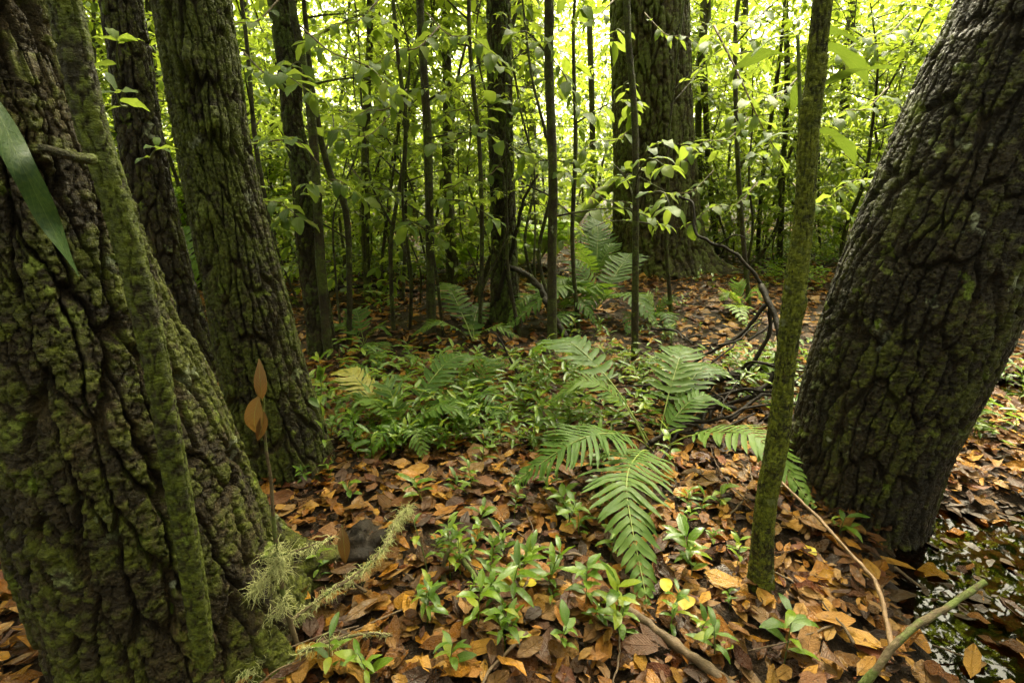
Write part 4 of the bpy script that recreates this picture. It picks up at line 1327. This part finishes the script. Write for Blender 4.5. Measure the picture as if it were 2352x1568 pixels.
HERO = [
    ('four-leaved seedling in the very bottom left before the massive tree', 345, 1590, 0.07, 5, 0.085), ('bushy bright seedling cluster under the tip of the hanging frond', 1345, 1400, 0.17, 14, 0.075),
    ('bright seedling just left of the hanging frond, arched leaves', 1300, 1230, 0.14, 8, 0.085), ('tall seedling with one raised leaf above the bushy cluster', 1300, 1185, 0.10, 5, 0.09),
    ('spreading seedling beside the two mossy upright sticks', 975, 1420, 0.10, 8, 0.07), ('light seedling in the bottom middle of the litter', 1035, 1540, 0.10, 8, 0.065),
    ('seedling with drooping leaves below the yellow leaf pair', 1180, 1500, 0.14, 7, 0.07), ('seedling leaning over the litter right of bottom middle', 1285, 1500, 0.12, 7, 0.065),
    ('seedling with long light leaf right before the slender mossy tree', 1800, 1530, 0.16, 8, 0.085), ('yellow-green seedling left of the slender mossy tree foot', 1640, 1520, 0.13, 8, 0.075),
    ('seedling of blue-green leaves at the foot of the leaning tree', 1925, 1235, 0.09, 6, 0.08), ('dark glossy seedling beside the rotten wood at the big root', 735, 1340, 0.10, 9, 0.045),
    ('seedling in the bottom left among lichen twigs', 760, 1555, 0.11, 7, 0.075), ('bright seedling at the bottom beneath the pale twig', 850, 1570, 0.10, 8, 0.07),
    ('slim single-stemmed seedling in the litter left of the frond', 985, 1330, 0.20, 4, 0.06), ('seedling in shade right of the hanging frond', 1590, 1330, 0.10, 6, 0.06),
    ('seedling under the frond that reaches behind the mossy tree', 1650, 1180, 0.10, 6, 0.065), ('seedling midway down the hanging frond on its left', 1400, 1290, 0.12, 9, 0.065),
    ('seedling on the open litter below the fern patch', 1100, 1230, 0.12, 8, 0.07), ('seedling left below the small fern', 800, 1150, 0.08, 6, 0.055),
    ('seedling with lance leaves at the bottom right of the frond tip', 1420, 1470, 0.12, 7, 0.07), ('seedling at the foot of the burled tree', 760, 1020, 0.14, 10, 0.05),
    ('seedling by the wet leaves right of the leaning tree', 2240, 1000, 0.16, 9, 0.07), ('seedling in the litter near the right edge', 2330, 930, 0.18, 9, 0.07),
]
for i, h in enumerate(HERO):
    seedling_parts(h[0], h[1], h[2], h[3], h[4], h[5] * 0.9, 900 + i)


def seedling_mesh(seed):
    r = random.Random(seed)
    P, spots = seedling_geo(r, r.uniform(0.08, 0.2), r.randrange(6, 12), r.uniform(0.05, 0.075))
    m_ = MB()
    tube(m_, P, np.linspace(0.002, 0.001, 8), 4, tint=0.3)
    for o, a, n, s in spots:
        scatter(m_, leaf_t('lance' if r.random() < 0.7 else 'laurel', 3, 0.25, r.uniform(0.2, 0.8), stalk=0.05), o[None], a[None], n[None], np.array([s]), np.array([r.random()]))
    return m_.mesh('seedling', M_SEED)


SEEDS = [seedling_mesh(500 + i) for i in range(12)]
r = random.Random(77)
cnt = 0
areas = [((880, 1340), (840, 1060), 'in the green patch at the centre', 150), ((1220, 1560), (730, 900), 'behind the arching fronds of the large fern', 50), ((700, 900), (880, 1120), 'at the foot of the burled tree', 30),
         ((950, 1700), (1080, 1500), 'scattered over the near leaf litter', 46), ((1500, 1760), (640, 800), 'on the open litter before the thicket', 15), ((2200, 2352), (850, 1050), 'right of the leaning tree', 6)]
for (u0, u1), (v0, v1), where, num in areas:
    for i in range(num):
        p = ground(r.uniform(u0, u1), r.uniform(v0, v1))
        o = link('seedling', SEEDS[r.randrange(12)], None, tuple(p), 'small leafy green seedling ' + where, 'seedling', 'seedlings ' + where)
        o.rotation_euler = (r.uniform(-0.2, 0.2), r.uniform(-0.2, 0.2), r.uniform(0, 6.28))
        s = r.choice((r.uniform(0.45, 0.8), r.uniform(0.75, 1.25)))
        o.scale = (s, s, s)

# low green cover further back
mb = MB()
n = 3600
y = np.sqrt(rng.uniform(2.1 ** 2, 9.5 ** 2, n * 3))
x = rng.uniform(-1, 1, n * 3) * (1.05 * y)
den = perlin(x * 0.7, y * 0.7, 3.3) + 0.35 * (y > 5.5) - 0.1 + 0.5 * np.exp(-((x + 0.1) / 0.55) ** 2 - ((y - 2.7) / 0.7) ** 2)
open_litter = (y > 3.1) & (y < 7.0)
ok = (den > np.where(open_litter, 0.42, 0.05)) & clear_of_trunks(x, y, 1.0)
x, y = x[ok][:n], y[ok][:n]
z = terrain(x, y)
for kx in range(7):
    k = len(x)
    hz = rng.uniform(0.03, 0.22, k)
    az = rng.uniform(0, 6.28, k)
    O = np.stack([x + rng.normal(size=k) * 0.03, y + rng.normal(size=k) * 0.03, z + hz], -1)
    A = np.stack([np.cos(az), np.sin(az), rng.uniform(-0.2, 0.7, k)], -1)
    scatter(mb, (HEX[0] * np.array([0.68, 1, 1]), HEX[1], HEX[2]), O, A, np.tile([0, 0, 1.0], (k, 1)) + rng.normal(size=(k, 3)) * 0.2, rng.uniform(0.05, 0.09, k), rng.random(k))
link('ground_cover', mb.mesh('ground_cover', M_SEED), label='low green ground cover of tiny plants across the middle distance', cat='ground cover', kind='stuff')

# ------------------------------------------------------------------ twigs, dead branches and logs
def twig(name, label, paths, mat, cat='twig', group=None, part='side_branch', k=9, rough=0.45, jit=1.0):
    """paths: list of (points, r0, r1); the first is the main stem, the others are its parts."""
    b = np.array(paths[0][0][0], float)
    me = []
    for pts, r0, r1 in paths:
        m_ = MB()
        P = spline(np.array(pts) - b, max(14, len(pts) * 9))
        ln_ = np.linalg.norm(P[-1] - P[0])
        s_ = np.linspace(0, 1, len(P)) * len(pts) * 2.2
        jt = np.stack([perlin(s_ + random.random() * 50, 0.5, k_ * 3.3) for k_ in range(3)], -1)
        P = P + jt * np.sin(np.linspace(0, math.pi, len(P)))[:, None] * min(0.012, ln_ * 0.02) * jit
        tube(m_, P, np.linspace(r0, r1, len(P)), k, rough=rough, seed=random.random() * 20)
        me.append(m_.mesh(name, mat))
    o = link(name, me[0], None, tuple(b), label, cat, group)
    for m_ in me[1:]:
        link(part, m_, o)
    return o, b


Y1 = 2.75
n1 = [at_y(1560, 452, 3.3), at_y(1592, 470, 3.2), at_y(1598, 535, 3.1), at_y(1650, 562, 3.0), at_y(1700, 592, 2.95), at_y(1748, 655, 2.85), at_y(1768, 710, 2.8), at_y(1758, 790, 2.75), at_y(1690, 880, 2.7), ground(1640, 935) + [0, 0, 0.02]]
n2 = [at_y(1748, 655, 2.85), at_y(1790, 760, 2.6), at_y(1780, 850, 2.5), at_y(1740, 900, 2.45), ground(1640, 960) + [0, 0, 0.05], ground(1500, 1040) + [0, 0, 0.06], ground(1400, 1100) + [0, 0, 0.02]]
n3 = [at_y(1758, 700, 2.82), at_y(1700, 770, 2.8), at_y(1620, 815, 2.8), at_y(1590, 835, 2.8)]
n4 = [ground(1790, 870) + [0, 0, 0.12], ground(1660, 900) + [0, 0, 0.1], ground(1560, 925) + [0, 0, 0.06], ground(1440, 920) + [0, 0, 0.04]]
n5 = [at_y(1650, 562, 3.0), at_y(1690, 540, 2.95), at_y(1722, 552, 2.9)]
n6 = [ground(1650, 950) + [0, 0, 0.08], ground(1580, 1000) + [0, 0, 0.10], ground(1500, 1100) + [0, 0, 0.03]]
n7 = []
rt = random.Random(8)
for q in range(30):
    u, v = rt.uniform(1460, 1790), rt.uniform(740, 1040)
    p = ground(u, v + 40) if rt.random() < 0.5 else at_y(u, v, 2.5 + 0.3 * rt.random())
    p = np.array([p[0], p[1], max(p[2], 0.04)])
    az, ln = rt.uniform(0, 6.28), rt.uniform(0.2, 0.55)
    d = np.array([math.cos(az), math.sin(az), rt.uniform(-0.1, 0.5)])
    e = np.array([rt.uniform(-1, 1), rt.uniform(-1, 1), rt.uniform(-0.3, 0.6)]) * 0.12
    n7.append(([p, p + d * ln * 0.35 + e * ln, p + d * ln * 0.7 - e * ln * 0.6, p + d * ln], rt.uniform(0.004, 0.010), 0.002))
for q in range(14):
    p = ground(rt.uniform(1470, 1760), rt.uniform(860, 1060)) + np.array([0, 0, rt.uniform(0.03, 0.12)])
    az, ln = rt.choice((rt.uniform(-0.6, 0.9), rt.uniform(2.5, 4.0))), rt.uniform(0.35, 0.75)
    d = np.array([math.cos(az), math.sin(az), rt.uniform(-0.05, 0.35)])
    e = np.array([rt.uniform(-1, 1), rt.uniform(-1, 1), rt.uniform(-0.1, 0.6)]) * 0.14
    n7.append(([p, p + d * ln * 0.3 + e * ln, p + d * ln * 0.65 - e * ln * 0.5, p + d * ln + e * ln * 0.3], rt.uniform(0.008, 0.015), 0.003))
twig('dead_branch', 'tangle of crooked black dead branches leaning by the leaning right tree', [(n1, 0.007, 0.013), (n2, 0.017, 0.009), (n3, 0.012, 0.006), (n4, 0.026, 0.014), (n5, 0.005, 0.002), (n6, 0.010, 0.005)] + n7, M_WETWOOD, 'branch')
c1 = [at_y(1158, 612, 4.0), at_y(1200, 625, 3.9), at_y(1240, 660, 3.8), at_y(1258, 700, 3.7), at_y(1282, 745, 3.65), ground(1318, 800)]
c2 = [at_y(1140, 690, 4.05), at_y(1180, 560, 3.95), at_y(1200, 470, 3.9), at_y(1235, 400, 3.9)]
c3 = [at_y(1210, 425, 3.9), at_y(1260, 450, 3.8), at_y(1310, 490, 3.75), at_y(1340, 500, 3.7)]
twig('dead_branch', 'knobbly grey dead branch leaning from the centre tree down to the ferns', [(c1, 0.022, 0.022), (c2, 0.02, 0.008), (c3, 0.007, 0.003)], M_BARK_E, 'branch')
l1 = [at_y(1180, 600, 6.3), at_y(1240, 560, 6.6), at_y(1320, 500, 6.9), at_y(1400, 430, 7.2), at_y(1500, 350, 7.5)]
twig('mossy_log', 'pale mossy log slanting up behind the stout brown tree', [(l1, 0.085, 0.07)], M_MOSSLOG, 'log', k=16)
twig('dead_branch', 'dark bent branch standing left of the centre green patch', [([ground(1240, 935) + [0, 0, 0.02], at_y(1200, 880, 2.7), at_y(1150, 780, 2.8), at_y(1120, 760, 2.85)], 0.008, 0.004)], M_WETWOOD, 'branch')
twig('dead_branch', 'dark branch lying on the litter at the bottom centre', [([ground(1430, 1420) + [0, 0, 0.04], ground(1510, 1480) + [0, 0, 0.045], ground(1600, 1545) + [0, 0, 0.04], ground(1680, 1600) + [0, 0, 0.03]], 0.011, 0.014)], M_TWIG, 'branch')
twig('stick', 'short mossy stick standing on the left of two in the litter', [([ground(1020, 1350) + [0, 0, 0.0], at_z(1018, 1300, 0.06), at_z(1030, 1262, 0.12)], 0.008, 0.006)], M_TWIG_M, 'stick')
twig('stick', 'slanting mossy stick on the right of two in the litter', [([ground(1050, 1282) + [0, 0, 0.06], ground(1072, 1325) + [0, 0, 0.05], ground(1108, 1368) + [0, 0, 0.03]], 0.007, 0.007)], M_TWIG_M, 'stick')
twig('twig', 'green-lichened twig jutting over the puddle at the bottom right', [([at_d(1930, 1640, 1.12), at_d(2005, 1545, 1.1), at_d(2050, 1488, 1.1), at_d(2110, 1432, 1.12), at_d(2190, 1385, 1.15), at_d(2262, 1335, 1.17)], 0.0085, 0.0062)], M_TWIG_M, jit=0.35)
twig('twig', 'thin reddish bent twig leaning from the slender mossy tree', [([at_d(2050, 1500, 1.11), at_d(2035, 1420, 1.18), at_d(2012, 1335, 1.27), at_d(1960, 1278, 1.36), at_d(1880, 1190, 1.5), at_d(1785, 1098, 1.66)], 0.0055, 0.004)], M_TWIG_P, jit=0.3)
twig('dead_branch', 'bare branch lying across the litter in front of the thicket', [([ground(700, 690) + [0, 0, 0.05], ground(820, 672) + [0, 0, 0.07], ground(960, 680) + [0, 0, 0.05]], 0.03, 0.02)], M_WETWOOD, 'branch')
r = random.Random(31)
for i in range(46):
    u, v = r.uniform(500, 2200), 620 + 900 * r.random() ** 0.8
    p = ground(u, v)
    if not clear_of_trunks(np.array([p[0]]), np.array([p[1]]), 1.3)[0]:
        continue
    az, ln = r.uniform(0, 6.28), r.uniform(0.12, 0.5) * (1 if p[1] < 3 else 1.8)
    d = np.array([math.cos(az), math.sin(az), 0])
    e = np.array([-d[1], d[0], 0]) * r.uniform(-0.12, 0.12)
    pts = [p + d * ln * t + e * ln * math.sin(t * 3.1) for t in (0, 0.3, 0.65, 1)]
    pts = [np.array([q[0], q[1], float(terrain(q[0], q[1])) + 0.034 + r.uniform(0, 0.012)]) for q in pts]
    twig('fallen_twig', 'thin brown twig lying loose on the leaf litter', [(pts, r.uniform(0.002, 0.006), 0.0015)], M_TWIG, 'twig', 'loose twigs on the litter', k=5)

# rotten wood at the end of the big root
p = ground(838, 1262)
mb = MB()
nu, nv = 28, 14
V = []
for i in range(nv + 1):
    ph = math.pi * 0.5 * i / nv
    for j in range(nu):
        th = 2 * math.pi * j / nu
        c = np.array([math.cos(th) * math.sin(ph), math.sin(th) * math.sin(ph), math.cos(ph)])
        rr = 1 + 0.45 * float(perlin(c[0] * 2 + 3, c[1] * 2, c[2] * 2)) + 0.22 * float(np.abs(perlin(c[0] * 7, c[1] * 3, c[2] * 2)))
        V.append((c[0] * 0.085 * rr, c[1] * 0.10 * rr, c[2] * 0.085 * rr - 0.015))
ii = np.arange(nv)[:, None] * nu
jj = np.arange(nu)[None]
mb.add(V, np.stack([ii + jj, ii + nu + jj, ii + nu + (jj + 1) % nu, ii + (jj + 1) % nu], -1).reshape(-1, 4))
link('rotten_stump', mb.mesh('rotten_stump', M_WETWOOD), None, tuple(p), 'lump of black rotten wood at the tip of the big root', 'stump')


# ------------------------------------------------------------------ beard lichen twigs
def lichen(mb_, P, n, length, seed, down=0.7, rad=0.0008):
    r = np.random.default_rng(seed)
    n = int(n * 2.6)
    length = length * 0.75
    for i in range(n):
        f = r.random() * (len(P) - 1.001)
        k = int(f)
        o = P[k] * (1 - f + k) + P[k + 1] * (f - k) + r.normal(size=3) * 0.003
        d = r.normal(size=3)
        d /= np.linalg.norm(d)
        d[2] -= down * 0.5
        st = length * r.uniform(0.4, 1.2) / 6
        pts = [o]
        for q in range(6):
            d = d + r.normal(size=3) * 0.45 + np.array([0, 0, -down * 0.35])
            d /= np.linalg.norm(d)
            pts.append(pts[-1] + d * st)
        tube(mb_, np.array(pts), np.linspace(rad, rad * 0.4, 7), 3)


def lichen_twig(label, pts, r0, r1, tufts, mat, sides=(), name='lichen_twig', hanging=()):
    b = np.array(pts[0], float)
    P = spline(np.array(pts) - b, 50)
    m_ = MB()
    tube(m_, P, np.linspace(r0, r1, 50), 8, rough=0.25, seed=3)
    root = link(name, m_.mesh(name, mat), None, tuple(b), label, 'twig')
    lm = MB()
    for t0, t1, n, ln in tufts:
        lichen(lm, P[int(t0 * 49):max(int(t1 * 49), int(t0 * 49) + 2)], n, ln, int(t0 * 1000) + n)
    for k, (sp, n, ln) in enumerate(sides):
        S = spline(np.array(sp) - b, 16)
        m2 = MB()
        tube(m2, S, np.linspace(0.0035, 0.0015, 16), 6, rough=0.2)
        link('side_branch', m2.mesh('side_branch', mat), root)
        lichen(lm, S, n, ln, 50 + k)
    if lm.n:
        o = link('beard_lichen', lm.mesh('beard_lichen', M_LICHEN), root)
        o['kind'] = 'stuff'
    return root, b


yS = 1.02
st = [at_y(702, 1600, 0.98), at_y(682, 1480, yS), at_y(655, 1390, yS), at_y(640, 1290, yS), at_y(628, 1190, yS), at_y(622, 1100, yS), at_y(610, 1020, yS), at_y(604, 900, yS)]
root, b = lichen_twig('upright green twig hung with beard lichen and dead tan leaves before the big root', st, 0.0075, 0.0025,
                      [(0.30, 0.36, 45, 0.05), (0.40, 0.47, 70, 0.07), (0.48, 0.52, 30, 0.05)], M_TWIG_M,
                      sides=[([at_y(640, 1290, yS), at_y(600, 1335, yS - 0.02), at_y(575, 1355, yS - 0.03)], 90, 0.07), ([at_y(592, 1280, yS - 0.02), at_y(650, 1272, yS), at_y(700, 1258, yS + 0.02), at_y(760, 1235, yS + 0.04)], 60, 0.05),
                             ([at_y(655, 1390, yS), at_y(610, 1420, yS - 0.03), at_y(590, 1460, yS - 0.04)], 70, 0.06)])
TAN = [leaf_mesh('dead_leaf', leaf_t('laurel', 12, 0.18, 0.5, 0.5, 0.15, seed=81), M_TANLEAF, 0.9), leaf_mesh('dead_leaf', leaf_t('lance', 12, 0.3, 0.4, -0.6, 0.15, seed=82), M_TANLEAF, 0.1)]
for (u0, v0, u1, v1, sz, nrm, k) in ((597, 905, 568, 1000, 0.085, (-0.35, -1, 0.2), 0), (603, 920, 592, 838, 0.08, (0.3, -1, 0.1), 1), (606, 940, 598, 1015, 0.08, (0.7, -0.7, 0.1), 1)):
    o_, e_ = at_y(u0, v0, yS - 0.01) - b, at_y(u1, v1, yS - 0.02) - b
    o = link('dead_leaf', TAN[k], root)
    o.matrix_local = matrix_of(o_, e_ - o_, nrm, np.linalg.norm(e_ - o_) * 1.03)
o_ = at_y(785, 1205, 1.32)
o = link('dead_leaf', TAN[1], None, None, 'single tan dead leaf hanging beside the rotten wood', 'leaf')
o.matrix_world = matrix_of(o_, at_y(795, 1290, 1.28) - o_, (0.5, -1, 0.2), 0.125)
lichen_twig('slanting twig thickly bearded with pale green lichen in the bottom left', [ground(560, 1590) + [0, 0, 0.05], ground(640, 1500) + [0, 0, 0.06], ground(740, 1420) + [0, 0, 0.07], ground(820, 1372) + [0, 0, 0.08], ground(885, 1322) + [0, 0, 0.10], ground(915, 1262) + [0, 0, 0.11], ground(955, 1225) + [0, 0, 0.12]],
            0.006, 0.003, [(0.0, 0.14, 110, 0.06), (0.14, 0.45, 120, 0.045), (0.45, 0.8, 170, 0.045), (0.8, 1.0, 150, 0.06)], M_TWIG_M)
lichen_twig('pale crusted twig with thin lichen along the bottom edge', [ground(690, 1540) + [0, 0, 0.06], ground(770, 1512) + [0, 0, 0.06], ground(850, 1495) + [0, 0, 0.06], ground(905, 1500) + [0, 0, 0.06]],
            0.0045, 0.003, [(0.0, 0.4, 60, 0.045), (0.4, 1.0, 40, 0.02)], M_TWIG_M)

# ------------------------------------------------------------------ leafy things close to the camera
# sapling of long strap leaves behind the slender mossy tree
yb = 1.75
pix = [(1776, 1100, 6), (1822, 700, 6), (1842, 420, 5), (1838, 250, 5), (1832, 80, 4)]
b, ax, rad = trunk_axis(pix, 0.0, top=None, y_base=yb)
root = empty('strap_leaf_sapling', tuple(b), 'pale sapling of long strap leaves growing close behind the slender mossy tree', 'sapling')
link('stem', stem_mesh(ax, rad, mat=M_GSTEM, rough=0.05), root)
BIG = [leaf_mesh('leaf', leaf_t('lance', 9, 0.15, 0.5, 0.1, 0.25, seed=91, stalk=0.03), M_BIGLEAF, 0.2), leaf_mesh('leaf', leaf_t('lance', 9, 0.2, 0.8, -0.2, 0.3, seed=92, stalk=0.03), M_BIGLEAF, 0.6)]
for i, (u0, v0, u1, v1) in enumerate([(1826, 80, 1728, 130), (1828, 128, 1650, 172), (1850, 70, 1968, 104), (1850, 120, 1996, 165), (1860, 215, 2050, 156), (1850, 308, 1968, 352), (1836, 310, 1738, 338), (1832, 190, 1822, 250), (1860, 215, 1912, 275)]):
    o_, e_ = at_y(u0, v0, yb - 0.02) - b, at_y(u1, v1, yb + (0.06 if i % 2 else -0.06)) - b
    o = link('leaf', BIG[i % 2], root)
    L_ = np.linalg.norm(e_ - o_) * 1.05
    o.matrix_local = matrix_of(o_, e_ - o_ + np.array([0, 0, 0.25 * L_]), (0.05, 0.12, 1), L_)
# blurred leaf hanging at the left edge
b = at_d(-40, 120, 0.56)
root = empty('hanging_leaf', tuple(b), 'long wavy dark green leaf hanging close before the massive left tree', 'leaf')
m_ = leaf_t('lance', 18, 0.1, 0.35, 0.9, 0.9, seed=95, stalk=0.0)
m_ = (m_[0] * np.array([0.36, 1, 1.0]), m_[1], m_[2])
o = link('blade', leaf_mesh('blade', m_, M_DARKLEAF, 0.05), root)
o_, e_ = at_d(-28, 200, 0.56) - b, at_d(158, 632, 0.60) - b
o.matrix_local = matrix_of(o_, e_ - o_, (0.55, -1, 0.25), np.linalg.norm(e_ - o_) * 1.03)
mb = MB()
tube(mb, spline([at_d(-160, -60, 0.6) - b, at_d(-80, 60, 0.57) - b, o_, o_ + (e_ - o_) * 0.06], 12), np.linspace(0.003, 0.0018, 12), 6)
link('stalk', mb.mesh('stalk', M_GSTEM), root)


def sprig(label, pts, leaves, size, name='sprig', pool=LEAF_POOL, r0=0.003, mat=None, seed=1):
    b = np.array(pts[0], float)
    r = random.Random(seed)
    P = spline(np.array(pts) - b, 14)
    m_ = MB()
    tube(m_, P, np.linspace(r0, 0.0012, 14), 6, rough=0.1)
    root = empty(name, tuple(b), label, 'sprig')
    link('stem', m_.mesh('stem', mat or M_GSTEM), root)
    sp = leaf_spots(r, P, 0.05, 0.15, 3)
    for o_, a, n in sp[:leaves]:
        put_leaf(root, np.zeros(3), o_, a, n, r.uniform(*size), pool, r)
    return root


sprig('small leafy sprig sprouting high between the massive tree and the dark trunk', [at_y(272, 155, 1.25), at_y(268, 130, 1.22), at_y(270, 95, 1.2)], 6, (0.05, 0.075), seed=2)
sprig('second small sprig sprouting below the first on the dark trunk', [at_y(290, 245, 1.3), at_y(275, 240, 1.27), at_y(268, 215, 1.25)], 5, (0.04, 0.065), seed=3)
sprig('tiny sprig on the edge of the dark trunk left of the burled tree', [at_y(345, 365, 1.5), at_y(352, 350, 1.47), at_y(360, 340, 1.45)], 5, (0.04, 0.06), seed=4)
sprig('glossy climbing shoot curling down the right side of the burled tree', [ground(640, 1085) + [0, 0, 0.03], ground(700, 1060) + [0, 0, 0.05], at_y(742, 1015, 1.85), at_y(736, 940, 1.86), at_y(738, 880, 1.86), at_y(732, 830, 1.86)], 16, (0.05, 0.075), r0=0.004, seed=5, pool=SEED_POOL)
sprig('leafy spray with broad pale leaves hanging before the slim dark tree', [at_y(600, 330, 2.9), at_y(640, 322, 2.6), at_y(690, 330, 2.5), at_y(735, 380, 2.5)], 9, (0.09, 0.13), r0=0.005, mat=M_TWIG, seed=6)
sprig('leafy spray in front of the stout brown tree', [at_y(1452, 420, 3.6), at_y(1475, 360, 3.5), at_y(1520, 325, 3.45), at_y(1570, 335, 3.4)], 14, (0.10, 0.14), r0=0.004, mat=M_TWIG, seed=7)
sprig('arching leafy spray in the upper left thicket', [at_y(690, 60, 2.9), at_y(760, 120, 2.8), at_y(840, 150, 2.7), at_y(900, 200, 2.6)], 18, (0.09, 0.13), r0=0.005, mat=M_TWIG, seed=8)
sprig('leafy spray hanging in the upper middle by the thin dark sapling', [at_y(985, 330, 3.6), at_y(1030, 330, 3.4), at_y(1080, 300, 3.3), at_y(1130, 240, 3.2)], 16, (0.10, 0.14), r0=0.005, mat=M_TWIG, seed=9)
sprig('leafy spray hanging right of the straight brown sapling', [at_y(1266, 130, 3.6), at_y(1300, 180, 3.5), at_y(1320, 240, 3.4), at_y(1370, 270, 3.3)], 12, (0.10, 0.15), r0=0.005, mat=M_TWIG, seed=10)
sprig('leafy dark branch hanging in the thicket left of the slender mossy tree', [at_y(1640, 60, 3.6), at_y(1700, 180, 3.3), at_y(1750, 290, 3.1), at_y(1810, 390, 3.0)], 18, (0.09, 0.13), r0=0.008, mat=M_TWIG, seed=11)

r = random.Random(404)
SPRAYS = [(560, 60, 2.9), (640, 180, 2.7), (790, 60, 3.2), (860, 260, 3.3), (930, 120, 3.0), (1060, 90, 3.4), (1085, 420, 3.8), (760, 420, 3.4), (1330, 60, 3.5), (1390, 330, 4.0), (1560, 90, 4.2), (1640, 330, 4.0),
          (1700, 60, 3.6), (1760, 230, 3.4), (1960, 260, 3.2), (2010, 90, 3.4), (1980, 420, 3.6), (1240, 230, 4.2)]
SPRAYS += [(620, 470, 3.2), (880, 440, 4.3), (960, 530, 4.5), (1060, 260, 4.2), (1190, 340, 4.6), (1420, 470, 4.6), (1560, 450, 4.8), (1660, 480, 4.4), (820, 320, 3.8), (1900, 480, 3.8)]
WHERE = ['top left beside the burled tree', 'left, at the height of the burl', 'top, right of the slim dark tree', 'left of the thin dark sapling', 'top, left of the thin dark sapling', 'top, left of the centre tree', 'low, left of the centre tree',
         'low, right of the slim dark tree', 'top, left of the stout brown tree', 'midway left of the stout brown tree', 'top, before the stout brown tree', 'midway right of the stout brown tree', 'top, right of the stout brown tree',
         'upper right, left of the slender mossy tree', 'upper right, beside the leaning tree', 'top right, between mossy tree and leaning tree', 'lower right, beside the leaning tree', 'upper middle, right of the centre tree',
         'low, right of the burled tree', 'low, beside the crooked black sapling', 'lowest, left of the centre tree', 'midway, left of the centre tree', 'midway, just right of the centre tree', 'low, at the left edge of the stout brown tree',
         'low, before the foot of the stout brown tree', 'low, right of the stout brown tree', 'midway, right of the slim dark tree', 'lowest, behind the slender mossy tree']
for i, (u, v, y) in enumerate(SPRAYS):
    s_ = r.choice((-1, 1))
    pts = [at_y(u - s_ * 80, v - 60, y + 0.3), at_y(u - s_ * 30, v - 10, y + 0.1), at_y(u + s_ * 20, v - 5, y), at_y(u + s_ * 75, v + 35, y - 0.1)]
    sprig('leafy spray hanging ' + WHERE[i], pts, 16, (0.09, 0.145), r0=0.005, mat=M_TWIG, seed=600 + i, name='leafy_spray')
